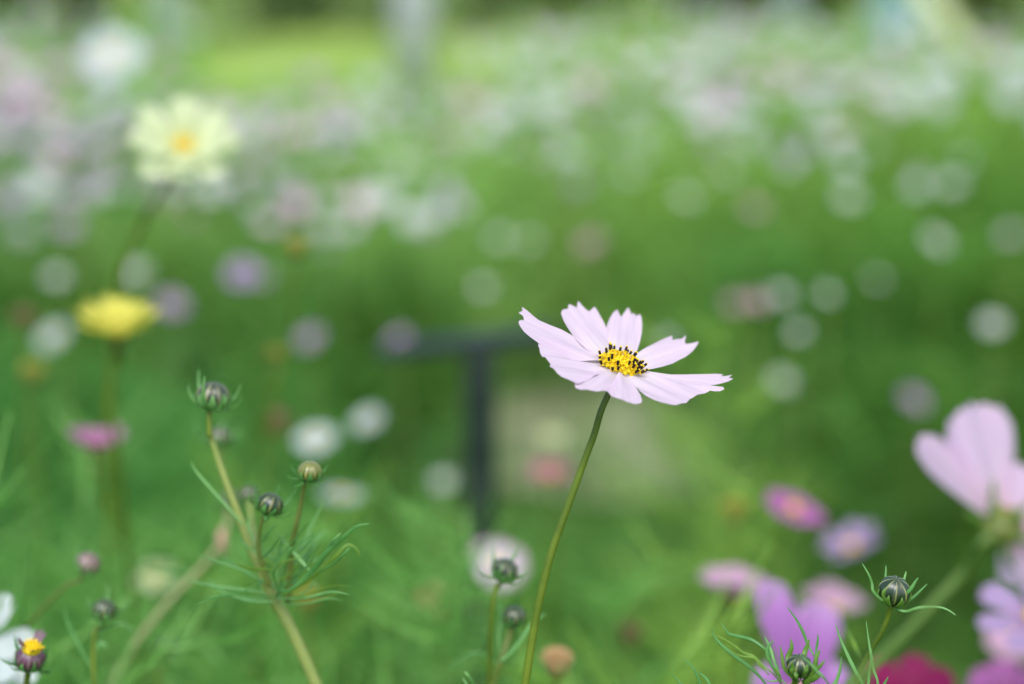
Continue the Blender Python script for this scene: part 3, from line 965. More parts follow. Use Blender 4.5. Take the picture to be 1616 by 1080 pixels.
def low_bud_plant():
    D = 0.485
    g = P(1240, 1130, 0.49)
    root = thing('cosmos_bud_plant', 'dark green bud ringed by pointed sepals low among long leaves', 'plant', (g.x, g.y + 0.01, 0), 'budding cosmos plants')
    st = path3([(1257, 1068), (1252, 1085), (1240, 1130)], D, 0.49)
    stalk(root, to_ground(st, 0, 0.01), 0.0009, 0.0014, M_STEM)
    c1 = lambda L: [(1110 + p[0] / 6.75, 920 + p[1] / 6.75) + tuple(p[2:]) for p in L]
    ax = camvec(-0.05, 0.85, 0.5)
    b = bud_parts(root, P(1261, 1051, D), ax, 0.0041, M_BUD, nb=0, seed=5, squash=0.86, calyx=False)
    for pl, wd, mt in [
        ([(990, 1010), (930, 900, .489), (905, 800, .491), (940, 690, .491), (932, 598, .491)], 13, M_SEPAL),
        ([(1020, 1010), (1060, 850, .489), (1080, 740, .491), (1110, 660, .491), (1130, 598, .491)], 11, M_SEPAL),
        ([(1060, 1020), (1180, 900), (1200, 810), (1220, 760), (1245, 710)], 10, M_SEPAL),
        ([(1080, 1050), (1190, 940, .483), (1250, 880, .482), (1300, 818, .482)], 8, M_SEPAL),
        ([(960, 1020), (870, 920), (845, 830), (830, 740), (818, 670)], 8, M_SEPAL),
        ([(980, 1040), (950, 960, .477), (950, 900, .476), (945, 850, .475)], 12, M_SEPAL),
        ([(1020, 1050), (1080, 970, .476), (1100, 910, .475), (1110, 870, .475)], 10, M_SEPAL),
        ([(1010, 1060), (1000, 1010, .477), (975, 960, .477), (970, 930, .477)], 9, M_SEPAL),
        ([(1060, 1070), (1170, 1020, .482), (1225, 980, .481), (1235, 950, .480)], 13, M_SEPAL),
    ]:
        leaf(b, path3(c1(pl), D), wd, D, mt, 'sepal', taper=(0.9, 1.0, 0.12))
    for pl, wd, mt in [
        ([(700, 1130), (600, 1000), (470, 880), (330, 780), (200, 670), (120, 580), (95, 495)], 8, M_LEAF),
        ([(830, 1080), (740, 960, .48), (640, 890, .48), (540, 790, .48), (420, 740, .48), (330, 670, .48), (200, 590, .48), (65, 545, .48)], 5.5, M_LEAF_Y),
        ([(700, 980, .48), (600, 880, .479), (540, 800, .479), (400, 780, .479), (290, 730, .479)], 5, M_LEAF_Y),
        ([(800, 920, .495), (720, 770, .50), (640, 690, .503), (520, 610, .505), (400, 575, .507), (280, 545, .509), (230, 490, .511), (190, 425, .512)], 8, M_LEAF),
        ([(790, 990, .49), (720, 860, .49), (680, 760, .49), (690, 680, .49), (750, 612, .49)], 8, M_LEAF),
        ([(820, 1000, .49), (760, 850, .495), (720, 720, .497), (680, 630, .497), (650, 570, .497)], 7, M_LEAF_L),
        ([(1180, 780, .495), (1110, 650, .497), (1060, 520, .497), (990, 390, .497), (885, 250, .497)], 7, M_LEAF),
        ([(1370, 1130), (1300, 1030, .472), (1220, 950, .470), (1140, 860, .469), (1030, 770, .468)], 6.5, M_LEAF_L),
        ([(1190, 830, .495), (1205, 700, .496), (1218, 610, .496), (1220, 540, .496)], 5.5, M_LEAF),
        ([(880, 1080), (830, 1040), (720, 1050), (640, 1020)], 4, M_LEAF_L),
        ([(840, 1060), (790, 960), (750, 890)], 7, M_SEPAL),
        ([(100, 1130), (60, 1070), (20, 1010), (-60, 950)], 7, M_LEAF),
    ]:
        leaf(root, path3(c1(pl), D), wd, D, mt)
    # the two blades that come up at the bottom edge
    leaf(root, path3([(1180, 1150), (1130, 1120), (1108, 1085), (1095, 1056), (1076, 1039)], 0.49), 7, D, M_LEAF)
    leaf(root, path3([(1170, 1150), (1100, 1110), (1075, 1080), (1058, 1062)], 0.50), 6, D, M_LEAF)


low_bud_plant()


# ------------------------------------------------------------------ branching spray of buds on the left
def bud_spray():
    D = 0.545
    foot = P(505, 1085, 0.56)
    root = thing('cosmos_bud_plant', 'branching yellow-green stem with several dark buds and thin leaves', 'plant', (foot.x + 0.03, foot.y + 0.02, 0), 'budding cosmos plants')
    st = path3([(330, 645), (331, 680), (341, 715), (358, 765), (377, 815), (396, 865), (415, 905), (432, 945), (450, 975), (470, 1015), (488, 1055), (505, 1095)], D, 0.56)
    pts = smooth_path(to_ground(st, 0.03, 0.02), 5)
    mb = MB(); n = len(pts)
    mb.tube(pts, [0.00085 + 0.00125 * min(1, i / 40) for i in range(n)], 10)
    mb.build('stem', M_STEM_Y, root)
    stalk(root, path3([(330, 640), (330, 660), (331, 690)], D), 0.0010, 0.00095, M_STEM, 'bud_neck')
    stalk(root, path3([(418, 812), (410, 835), (408, 865), (415, 895), (424, 925)], 0.535, D), 0.0007, 0.0010, M_STEM_O, 'branch')
    stalk(root, path3([(481, 760), (474, 800), (463, 850), (458, 890), (455, 950)], 0.53, 0.55), 0.0007, 0.0013, M_STEM_O, 'branch')
    stalk(root, path3([(347, 708, .63), (352, 740, .62), (366, 785, .60), (392, 850, .56)], D), 0.0009, 0.0011, M_STEM, 'branch')
    stalk(root, path3([(393, 792, .60), (398, 830, .59), (405, 870, .56), (412, 895, .548)], D), 0.0008, 0.0009, M_STEM_Y, 'branch')
    bud_parts(root, P(336, 625, D), camvec(0.1, .97, .15), 0.0060, M_BUD_P, 8, 2.4, 3, 0.3, M_LEAF_L)
    bud_parts(root, P(347, 690, 0.64), camvec(0.1, .97, .1), 0.0050, M_BUD_P, 8, 3.0, 6, 0.3, M_LEAF_L)
    bud_parts(root, P(427, 795, 0.535), camvec(0.4, .85, .25), 0.0045, M_BUD, 8, 2.6, 9, 0.2, M_LEAF)
    bud_parts(root, P(489, 744, 0.528), camvec(0.1, .92, .3), 0.0042, M_BUD_G, 7, 2.0, 12, 0.6, M_LEAF, bw=0.1)
    bud_parts(root, P(392, 780, 0.61), camvec(-0.1, .9, .3), 0.0038, M_BUD_P, 8, 2.5, 4, 0.3, M_LEAF_L)
    cx = lambda L: [(290 + p[0] / 3.375, 760 + p[1] / 3.375) + tuple(p[2:]) for p in L]
    for pl, wd, mt in [
        ([(320, 235), (250, 155), (180, 80), (110, 0), (60, -60), (40, -105)], 9, M_LEAF_L),
        ([(480, 560), (560, 580, .535), (680, 480, .53), (760, 380, .525), (860, 290, .52), (920, 240, .518), (990, 225, .517)], 13, M_LEAF),
        ([(520, 610), (620, 560, .54), (700, 500, .535), (800, 410, .53), (870, 340, .53), (920, 360, .53), (940, 410, .53)], 9, M_LEAF_Y),
        ([(690, 500, .535), (640, 440, .535), (560, 350, .54), (490, 265, .545)], 9, M_LEAF_L),
        ([(500, 600), (530, 500, .54), (560, 390, .535), (620, 320, .53), (690, 270, .53)], 8, M_LEAF),
        ([(530, 600), (510, 450), (520, 330), (580, 260)], 7, M_LEAF),
        ([(430, 540), (370, 500), (280, 460), (180, 430), (60, 385)], 8, M_LEAF),
        ([(440, 600), (340, 580), (200, 565), (100, 545), (10, 525)], 9, M_LEAF),
        ([(480, 640), (390, 640), (300, 625), (200, 580)], 8, M_LEAF),
        ([(400, 390), (350, 360), (310, 320), (285, 290)], 7, M_LEAF),
        ([(440, 530), (460, 450), (490, 400), (460, 370)], 6, M_LEAF),
        ([(470, 560), (500, 500), (520, 440), (480, 390)], 6, M_LEAF_L),
        ([(400, 400), (430, 390), (480, 420), (510, 470)], 7, M_LEAF),
        ([(370, 340), (360, 280), (340, 230), (370, 180)], 7, M_LEAF_L),
        ([(560, 640), (660, 580), (700, 540), (710, 590)], 5, M_LEAF_L),
        ([(740, 420, .53), (770, 350, .525), (800, 310, .52), (840, 270, .52)], 7, M_LEAF_L),
        ([(700, 490, .53), (790, 440, .525), (850, 390, .52), (890, 345, .52)], 7, M_LEAF),
        ([(440, 620), (400, 560, .55), (420, 500, .56), (470, 450, .56)], 6, M_LEAF),
        ([(300, 625), (230, 600, .55), (170, 560, .555), (120, 500, .56)], 6, M_LEAF_L),
        ([(510, 590), (480, 500, .53), (500, 430, .525), (540, 380, .52)], 6, M_LEAF_L),
        ([(520, 560), (600, 500, .55), (660, 400, .56), (720, 330, .57)], 8, M_LEAF),
    ]:
        leaf(root, path3(cx(pl), D), wd * .8, D, mt)

    rg = random.Random(8)
    for i in range(26):
        t = rg.random()
        bx, by = (396 + 54 * t, 865 + 110 * t) if i % 3 else (458 - 3 * t, 860 + 90 * t)
        an = rg.choice((rg.uniform(2.5, 3.5), rg.uniform(-.2, .9), rg.uniform(.6, 1.2)))
        ln = rg.uniform(45, 120)
        d0, d1 = 0.548, 0.548 + rg.uniform(-.035, .035)
        ex, ey = bx + ln * math.cos(an), by - ln * math.sin(an)
        pl = [(bx, by, d0), (bx + (ex - bx) * .4, by + (ey - by) * .4 + 6, d0 + (d1 - d0) * .4), (bx + (ex - bx) * .75, by + (ey - by) * .75 + 3, d0 + (d1 - d0) * .75), (ex, ey + rg.uniform(-8, 14), d1)]
        leaf(root, path3(pl, D), rg.uniform(3.5, 6), D, rg.choice((M_LEAF, M_LEAF, M_LEAF_L, M_LEAF_Y)))


bud_spray()


# ------------------------------------------------------------------ other budding plants, softer
M_BUD_PINK = bud_mat('bud_dusky_pink', (0.20, 0.13, 0.11, 1), (0.10, 0.07, 0.06, 1), (0.42, 0.30, 0.24, 1))


def small_bud(label, px, py, D, rad, bmat, axis, stem, smat, bl=2.2, sepals=M_LEAF_L, nb=8, leaves=(), extra=None, stem_r=0.0009, bw=0.16):
    c = P(px, py, D)
    ax = camvec(*axis)
    neck = c - ax * rad * 0.8
    pts = to_ground([neck, neck - ax * rad] + [P(*s) for s in stem], 0.0, 0.02)
    root = thing('cosmos_bud_plant', label, 'plant', (pts[-1].x, pts[-1].y, 0), 'budding cosmos plants')
    stalk(root, pts, stem_r * 0.9, stem_r * 1.5, smat)
    bud_parts(root, c, ax, rad, bmat, nb, bl, int(px), 0.3, sepals, bw=bw)
    for pl, wd, mt in leaves:
        leaf(root, path3(pl, D), wd, D, mt)
    return root


small_bud('dusky pink bud on a thin stem slanting down to the left', 139, 889, 0.61, 0.0049, M_BUD_PINK, (.45, .8, .3),
          [(105, 925, .615), (60, 970, .62), (20, 1020, .63), (-10, 1085, .64)], M_STEM_O, nb=5, bl=1.6)
small_bud('dark bud in pale spreading sepals on an upright stem at lower left', 165, 962, 0.575, 0.0045, M_BUD, (.2, .9, .3),
          [(150, 995, .575), (147, 1040, .575), (149, 1090, .575)], M_STEM, bl=2.6,
          leaves=[([(148, 1060), (125, 1020), (110, 990), (100, 960)], 9, M_LEAF), ([(149, 1030), (160, 1015), (170, 1025)], 9, M_LEAF_L), ([(150, 1000), (190, 985), (215, 1000)], 6, M_LEAF)])
small_bud('small faint bud with pale sepals right of the tan leaning stem', 265, 1020, 0.70, 0.0042, M_BUD_P, (.1, .95, .2),
          [(252, 1055, .70), (248, 1090, .70)], M_STEM, bl=2.6)
pb = small_bud('two soft dark buds on green stems before the white and pink flower', 797, 899, 0.565, 0.0048, M_BUD, (.3, .8, .45),
               [(783, 925, .565), (777, 960, .565), (774, 1010, .568), (772, 1090, .57)], M_STEM, bl=2.2,
               leaves=[([(790, 1045, .56), (815, 1020, .56), (840, 985, .56), (862, 968, .56)], 9, M_LEAF_L),
                       ([(772, 1090, .54), (752, 1085, .53), (740, 1068, .525), (733, 1060, .525)], 7, M_LEAF_L),
                       ([(772, 1095, .54), (745, 1090, .53), (730, 1070, .53)], 6, M_LEAF_L),
                       ([(790, 1050, .58), (750, 1030, .58), (700, 1062, .58)], 6, M_LEAF),
                       ([(790, 1050, .57), (788, 1010, .57), (792, 970, .57), (784, 950, .57)], 8, M_LEAF_L)])
stalk(pb, path3([(810, 985, .57), (802, 1010, .57), (790, 1045, .568), (776, 1090, .57)], .57), 0.0014, 0.0013, M_STEM_O, 'branch')
bud_parts(pb, P(812, 972, .57), camvec(.1, .9, .35), 0.0044, M_BUD, 7, 1.8, 8, .3, M_LEAF)

# spent maroon head with yellow florets beside the white flower at the lower left corner
def maroon_head():
    c = P(48, 1038, 0.538)
    ax = camvec(.25, .8, .45)
    pts = to_ground([c - ax * 0.004, c - ax * 0.012, P(40, 1090, .54)], 0, .02)
    root = thing('cosmos_bud_plant', 'maroon bud opening to yellow florets in the lower left corner', 'plant', (pts[-1].x, pts[-1].y, 0), 'budding cosmos plants')
    stalk(root, pts, .0011, .0014, M_STEM)
    bud_parts(root, c, ax, 0.0052, M_BUD_M, 7, 1.9, 17, .3, M_LEAF)
    M = frame(c + ax * 0.003, ax)
    centre_mb(M, 0.0034, 0.0028, 26).build('florets', M_DISC, root)
    for i, (az, l) in enumerate(((0.4, .006), (2.2, .005), (4.4, .006))):
        mb = MB(); petal_mb(mb, M, az, l, .004, 0.8, 0, 2, .3, seed=i); mb.build('petal', M_BUD_M, root)


maroon_head()


def spent(label, px, py, D, rad, m_, stem, axis=(0, 1, .15), nb=7, sep=M_LEAF, ht=1.0):
    """faded head: a knob of dry florets in its sepals"""
    c = P(px, py, D); ax = camvec(*axis)
    pts = [c - ax * rad * 0.5, c - ax * rad * 1.6] + [P(*s) for s in stem]
    pts = to_ground(pts, 0.0, 0.02)
    root = thing('spent_flower', label, 'flower', (pts[-1].x, pts[-1].y, 0), 'spent heads and yellow buds')
    stalk(root, pts, 0.0009, 0.0014, M_STEM)
    M = frame(c - ax * rad * .5, ax)
    centre_mb(M, rad, rad * 1.2 * ht, 46).build('flower_centre', m_, root)
    cx = calyx_mb(M, rad * .9, rad * .8).build('calyx', M_CALYX, root)
    for i in range(nb):
        bract(M, 6.283 * i / nb, rad * 1.8, rad * .14, 0.2, 0.7, rad * .4, -rad * .3).build('sepal', sep, cx)


spent('tan faded flower head at the bottom edge right of the sharp stem', 879, 1046, 0.64, 0.0055, M_SPENT_T, [(880, 1100, .64)], sep=M_LEAF_L)
spent('yellow bud on a long thin stem between cream and white flowers', 468, 390, 0.86, 0.0055, M_SPENT_Y, [(466, 440, .86), (455, 540, .87), (420, 660, .88), (385, 730, .9)], ht=.8)
spent('small yellow bud left of the dark fence post and rail', 433, 556, 0.92, 0.0050, M_SPENT_Y, [(430, 610, .92), (420, 700, .93)], ht=.7)
spent('dull yellow bud low at the left edge below the yellow cosmos', 52, 586, 1.0, 0.0070, M_SPENT_Y, [(54, 660, 1.0), (60, 740, 1.0)], ht=.8)
spent('brown bud at the left edge beside the yellow cosmos', 38, 501, 1.05, 0.0070, M_SPENT_B, [(40, 570, 1.05), (40, 660, 1.05)], ht=.8)
spent('brown faded head behind the topmost dusky bud of the spray', 438, 668, 1.05, 0.0075, M_SPENT_B, [(436, 740, 1.05), (430, 800, 1.05)])
spent('orange-yellow bud left of the small magenta flower', 1158, 803, 0.92, 0.0072, M_SPENT_Y, [(1158, 860, .92), (1150, 960, .93)], ht=.8)
spent('orange tinged faded head low between spray and sharp stem', 685, 952, 1.0, 0.0085, M_SPENT_T, [(690, 1010, 1.0)])
spent('olive yellow bud just right of the fork in the bud spray', 487, 945, 0.75, 0.0052, M_SPENT_Y, [(490, 1000, .75), (495, 1060, .75)])
spent('faint mauve faded head low to the right of the sharp stem', 995, 1002, 0.9, 0.0055, M_SPENT_B, [(995, 1060, .9)])

# tan stem leaning across the lower left
def tan_stem():
    pts = to_ground(path3([(362, 800, .72), (352, 850, .715), (318, 895, .71), (270, 945, .70), (225, 1000, .69), (190, 1055, .685), (172, 1100, .68)], .7), -0.03, 0.0)
    root = thing('withered_plant', 'pale tan bent stem leaning across the lower left corner', 'plant', (pts[-1].x, pts[-1].y, 0))
    stalk(root, pts, 0.0012, 0.0020, M_STEM_T)
    bud_parts(root, P(366, 790, .722), camvec(.2, .9, .2), 0.005, M_BUD_P, 6, 2.0, 5, .3, M_LEAF)
    c = P(350, 858, .715)
    mb = MB(); mb.tube([c - Vector((0, 0, .006)), c, c + Vector((0, 0, .007))], [.0010, .0023, .0010], 10)
    mb.build('node_scar', plain_mat('stem_node_pink', (.45, .24, .18, 1), (.5, .3, .22, 1), 200, .6), root)
    leaf(root, path3([(340, 880, .715), (300, 905, .71), (230, 900, .70)], .71), 10, .71, M_LEAF)


tan_stem()

# ------------------------------------------------------------------ softer cosmos flowers
cosmos('pale cream double cosmos with an orange centre at upper left', 290, 233, .84, (.20, .50, .84), .0330, .0148, 8, M_CREAM, el=.24, layers=2, cr=.0048, depth=.3, spin=.2,
       stem=[(258, 298, .85), (232, 340, .86), (205, 395, .87), (188, 450, .88), (180, 540, .89)], stem_r=.0022, seed=3)
cosmos('yellow double cosmos seen from the side at the left', 187, 533, .77, (.02, .92, .38), .0225, .0085, 12, M_YELLOW, el=.55, layers=2, cr=.0035, depth=.4, cmat=M_YELLOW,
       stem=[(180, 545, .77), (177, 600, .775), (176, 660, .78), (186, 720, .79), (190, 760, .8)], stem_r=.0015, seed=5)
cosmos('large blurred pink cosmos cut by the right edge on a slanting stem', 1582, 832, .375, (.55, .14, -.78), .0320, .0172, 8, M_PINK, cr=.0060,
       stem=[(1525, 897, .375), (1480, 945, .377), (1425, 1003, .38), (1340, 1085, .385)], stem_mat=M_STEM_G, stem_r=.0012, seed=8, depth=.07,
       petals=[(101, 200, .20, 1.0), (129, 180, .10, .52), (48, 98, .25, 1.1), (15, 150, .3, 1), (-22, 140, .25, 1.2), (-52, 105, .2, 1.1)])
cosmos('pale purple cosmos cut by the right edge below the large pink one', 1640, 978, .70, (-.25, .80, .45), .029, .015, 7, M_LILAC, el=.18, seed=9)
cosmos('magenta cosmos in the bottom right corner', 1590, 1108, .75, (-.1, .8, .5), .020, .014, 7, M_MAGENTA, el=.4, seed=10)
cosmos('deep crimson cosmos low behind the slanting pale stem', 1438, 1114, .74, (-.1, .85, .5), .024, .017, 7, M_CRIMSON, el=.5, seed=11)
cosmos('large purple cosmos right behind the low sharp bud', 1264, 1108, .70, (-.02, .62, .75), .0330, .0190, 8, M_PURPLE, seed=12, depth=.05,
       petals=[(102, 188, .30, .95), (72, 155, .25, 1.15), (38, 88, .2, 1), (148, 82, .15, .9), (-10, 60, .1, 1), (200, 60, .1, 1), (270, 50, .0, 1)])
cosmos('soft pale pink cosmos above the large purple one', 1314, 968, .92, (.1, .93, .25), .0205, .015, 8, M_ROSE, el=.5, seed=13)
cosmos('pink cosmos seen from the side left of the purple one', 1157, 944, .84, (.04, .97, .15), .0205, .015, 8, M_ROSE, el=.55, seed=14)
cosmos('small magenta cosmos with an orange centre right of an orange bud', 1252, 806, .90, (.25, .85, .45), .0185, .012, 8, M_MAGENTA, el=.1, seed=15)
cosmos('pale violet cosmos above the soft pink one', 1345, 865, 1.02, (-.35, .8, .35), .020, .011, 7, M_LILAC, el=.35, seed=16)
cosmos('white cosmos with pink petal tips behind the two soft buds', 785, 893, .98, (.25, .6, .7), .0195, .014, 8, M_WPINK, el=.15, seed=17)
cosmos('white cosmos left of the dark post, larger of two', 500, 694, 1.2, (-.1, .8, .55), .0165, .012, 8, M_WHITE, el=.1, seed=18)
cosmos('white cosmos nearest the dark post, smaller of two', 581, 664, 1.3, (-.3, .7, .6), .0135, .011, 8, M_WHITE, el=.1, seed=19)
cosmos('flat white cosmos seen edge-on behind the small olive bud', 540, 782, 1.05, (.1, .95, .2), .0175, .012, 8, M_WHITE, el=.05, seed=20)
cosmos('cream flower low at left between spray and dusky pink bud', 246, 912, 1.0, (0, .8, .5), .0145, .011, 8, M_CREAM, el=.15, seed=21)
cosmos('dusky rose cosmos below the yellow cosmos at left', 150, 712, .84, (.1, .92, .2), .0155, .013, 8, M_MAUVE, el=.6, seed=22,
       stem=[(165, 745, .84), (180, 800, .85)])
cosmos('small rose flower in front of the pale earth', 868, 752, 1.15, (0, .9, .3), .0165, .013, 8, M_RED, el=.25, seed=23)
cosmos('pale cream flower just above the small rose one', 872, 690, 1.35, (0, .85, .4), .0125, .010, 8, M_CREAM, el=.15, seed=24)
cosmos('white greenish cosmos cut by the left edge beside the maroon bud', -58, 1030, .60, (.35, .55, .75), .029, .010, 10, M_WHITE, el=.1, layers=2, seed=25)
cosmos('lilac cosmos with magenta centre below the cream flower', 382, 432, 1.7, (.0, .6, .8), .0175, .015, 8, M_LILAC, el=.1, seed=26, cmat=M_CRIMSON)
cosmos('pink flower low at the far right edge', 1606, 1010, .9, (-.3, .7, .6), .018, .013, 8, M_ROSE, el=.2, seed=27)
cosmos('big white cosmos blossom at the top left', 178, 88, 1.75, (0, .42, .9), .036, .026, 8, M_WHITE, el=.08, seed=28)

# ------------------------------------------------------------------ far flowers, each a plant of its own
def far_mass():
    rg = random.Random(77)
    mb = MB()
    for i in range(220):
        y = 3.6 + 3.8 * rg.random()
        x = (rg.random() - 0.5) * (0.6 + 0.72 * y)
        if y > 4.4 and -0.20 * y < x < -0.01 * y: continue
        if -0.15 * y < x < 0.1 * y and rg.random() < 0.4: continue
        h = 0.46 + 0.12 * rg.random()
        ax = Vector((rg.uniform(-.4, .4), -rg.uniform(.2, .9), 0.7))
        M = frame(Vector((x, y, h)), ax, rg.uniform(0, 6))
        k = 0 if rg.random() < (0.75 if x > 0 else 0.4) else rg.choice((1, 2))
        n0 = len(mb.f)
        for j in range(8):
            petal_mb(mb, M, 2 * math.pi * j / 8, .030, .022, .15, 0, 4, .12, 0, i + j, 5, 4)
        mb.m[n0:] = [k] * (len(mb.f) - n0)
        mb.tube([(x, y, h), (x + .01, y, h * .5), (x, y, 0)], [.0014, .0018, .0022], 4, m=3)
    for i in range(150):
        y = 2.65 + 1.5 * rg.random()
        x = y * 0.34 * (1 - 2.1 * rg.random() ** 0.75)
        h = 0.43 + 0.16 * rg.random()
        sz = rg.uniform(.008, .019)
        M = frame(Vector((x, y, h)), Vector((rg.uniform(-.5, .5), -rg.uniform(.1, 1.2), 0.7)), rg.uniform(0, 6))
        k = rg.choice((0, 0, 1, 2)) if x < 0 else rg.choice((0, 0, 0, 1))
        n0 = len(mb.f)
        for j in range(7):
            petal_mb(mb, M, 2 * math.pi * j / 7, sz, sz * .75, .2, 0, 4, .12, 0, i + j, 5, 4)
        mb.m[n0:] = [k] * (len(mb.f) - n0)
        mb.tube([(x, y, h), (x + .01, y, h * .5), (x, y, 0)], [.0012, .0016, .0020], 4, m=3)
    o = mb.build('blossoms', [M_WHITE, M_LILAC, M_ROSE, M_STEM])
    tag(o, 'far mass of pale cosmos blossoms over the back of the bed', 'blossoms', kind='stuff')


far_mass()


def far_flowers():
    cols = dict(w=M_WHITE, p=M_ROSE, l=M_LILAC, k=M_PINK, m=M_DUSK, c=M_CREAM)
    meshes = {}
    for key, mt in cols.items():
        for s in range(3):
            mb = MB()
            for i in range(8):
                petal_mb(mb, Matrix.Identity(4), 2 * math.pi * (i + rnd.uniform(-.1, .1)) / 8, .029 * rnd.uniform(.9, 1.05), .022, .12 + rnd.uniform(-.06, .1), 0, 4, .12, 0, s * 9 + i, 7, 5)
            meshes[key, s] = mb.mesh('corolla', mt)
    cmesh = centre_mb(Matrix.Translation((0, 0, .001)), .006, .004, 20).mesh('flower_centre', M_DISC)
    smesh = []
    for s in range(3):
        mb = MB()
        mb.tube([(0, 0, 0), (.012 * s - .01, .01, .35), (.006, -.006 * s, .7), (0, 0, 1)], [.0022, .002, .0016, .0013], 6)
        smesh.append(mb.mesh('stem', M_STEM))

    def place(px, py, key, label, group, h=None, size=1.0, face=.5):
        ang = PITCH + math.atan((py - 540) * K)
        h = h or rnd.uniform(.44, .60)
        dist = (CAM.z - h) / math.tan(ang)
        D = dist * math.cos(PITCH) + (CAM.z - h) * math.sin(PITCH)
        p = P(px, py, D)
        t = thing('cosmos_flower', label, 'flower', (p.x, p.y, 0), group)
        ax = camvec(rnd.uniform(-.3, .3), 1 - face, face)
        st = link('stem', smesh[rnd.randrange(3)], None); st.parent = t; st.scale = (1, 1, p.z)
        rot = frame(Vector((0, 0, 0)), ax, rnd.uniform(0, 6)).to_euler()
        for nm, me in (('corolla', meshes[key, rnd.randrange(3)]), ('flower_centre', cmesh)):
            o = link(nm, me, None); o.parent = t; o.location = (0, 0, p.z); o.rotation_euler = rot
            o.scale = (size,) * 3
        return t
    cn = dict(w='white', p='rose pink', l='pale lilac', k='light pink', m='dusky mauve', c='cream')
    g = 'cosmos flowers in the far bed'
    Z = .60
    named = [
        (752, 218, 'w', 1.05, 'bright round white blossom above the middle of the bed'),
        (655, 346, 'w', 1.45, 'bright white blossom beside the pinkish one in the far bed'),
        (572, 322, 'k', 1.5, 'pinkish white blossom left of the bright white one'),
        (1340, 312, 'w', 1.0, 'white blossom at right, leftmost of a loose group of three'),
        (1502, 290, 'w', 1.05, 'white blossom at right, highest of a loose group of three'),
        (1478, 381, 'w', 0.95, 'white blossom at right, lowest of a loose group of three'),
        (1145, 272, 'w', .9, 'white blossom above a pair of mauve ones in the far bed'),
        (1082, 312, 'w', .8, 'pale blossom left of the mauve pair in the far bed'),
        (1190, 330, 'm', .9, 'dusky blossom right of the mauve pair in the far bed'),
        (790, 376, 'w', .75, 'faint white blossom left one of a middle pair'),
        (835, 380, 'w', .65, 'faint white blossom right one of a middle pair'),
        (918, 290, 'w', .6, 'very faint pale blossom in the middle of the green'),
        (1018, 166, 'l', 1.1, 'lilac blossom, upper one of two above the white ones'),
        (1112, 190, 'l', 1.0, 'lilac blossom, right one of two above the white ones'),
        (932, 385, 'm', .9, 'brownish mauve blossom right of the faint white pair'),
        (482, 212, 'k', 1.3, 'light pink blossom right of the cream double cosmos'),
        (342, 295, 'l', 1.2, 'lilac blossom just below the cream double cosmos'),
        (215, 430, 'w', .9, 'pale blossom behind the stem of the cream cosmos'),
        (270, 482, 'l', 1.0, 'mauve lilac blossom right of the yellow cosmos'),
        (86, 532, 'w', 1.0, 'pale bluish white blossom left of the yellow cosmos'),
        (702, 292, 'w', .6, 'faint greenish white blossom above the bright white one'),
        (762, 455, 'w', .6, 'faint pale blossom above the dark rail'),
        (1232, 466, 'w', .75, 'soft pale blossom right above the sharp flower'),
        (1566, 512, 'w', .75, 'soft pale blossom low at the right side'),
        (1592, 372, 'w', .7, 'faint pale blossom at the right edge'),
        (1234, 602, 'w', .8, 'faint white blossom beside the sharp flower rightmost petal'),
        (1442, 632, 'l', .9, 'faint bluish blossom left of the large pink cosmos'),
        (1160, 480, 'm', .7, 'faint dusky blossom above the right petals of the sharp flower'),
        (1305, 465, 'w', .5, 'very faint pale blossom right of the soft pale one'),
        (490, 535, 'l', .8, 'faint mauve blossom left of the dark rail'),
        (1580, 130, 'w', 1.0, 'whitish blossom high at the right edge'),
        (700, 760, 'w', .6, 'faint bluish blossom just left of the dark post'),

    ]
    for px, py, k, s, lb in named:
        if py > 560: place(px, py, k, lb, g, h=.42, size=s * Z)
        else: place(px, py, k, lb, g, size=s * Z, h=rnd.uniform(.46, .56) if py > 150 else None)
    # the many blossoms that nothing tells apart
    sp = []
    for _ in range(110):      # right upper field
        sp.append((rnd.uniform(740, 1640), rnd.triangular(15, 230, 60), rnd.choice('wwwlwkww'), rnd.uniform(.65, 1.15)))
    for _ in range(125):      # left upper field
        sp.append((rnd.uniform(-30, 640), rnd.triangular(110, 400, 190), rnd.choice('llkkwwwwl'), rnd.uniform(.4, .85)))
    for _ in range(22):
        sp.append((rnd.uniform(-20, 110), rnd.uniform(60, 190), rnd.choice('pkl'), rnd.uniform(.8, 1.0)))
    for _ in range(20):
        sp.append((rnd.uniform(0, 1616), rnd.uniform(240, 560), rnd.choice('wlwm'), rnd.uniform(.3, .45)))
    for px, py, k, s in sp:
        if 380 < px < 640 and py < 170: continue
        place(px, py, k, 'soft blurred %s cosmos among many alike in the far bed' % cn[k], 'many %s cosmos in the far bed' % cn[k], size=s)


far_flowers()

# ------------------------------------------------------------------ dark rail on its post
def rail():
    D = 1.24
    a = P(600, 556, D); b = P(872, 526, D); t_ = P(757, 542, D)
    root = thing('railing', 'low dark green rail on a single post behind the sharp flower', 'railing', (t_.x, t_.y, 0))
    def box(p, q, wx, wy, name):
        mb = MB()
        d = (q - p).normalized()
        s = d.cross(Vector((0, 1, 0))).normalized(); n_ = s.cross(d)
        prof = [(-1, -.8), (-.8, -1), (.8, -1), (1, -.8), (1, .8), (.8, 1), (-.8, 1), (-1, .8)]
        for c in (p, q):
            for u, v in prof: mb.vert(c + s * (u * wx) + n_ * (v * wy))
        for i in range(8):
            k = (i + 1) % 8
            mb.face((i, k, 8 + k, 8 + i))
        mb.face(range(7, -1, -1)); mb.face(range(8, 16))
        mb.build(name, M_DARKPOST, root, smooth=False)
    box(a, b, .0048, .012, 'rail')
    box(Vector((t_.x, t_.y, -.05)), t_ - Vector((0, 0, .0055)), .0125, .0125, 'post')


rail()

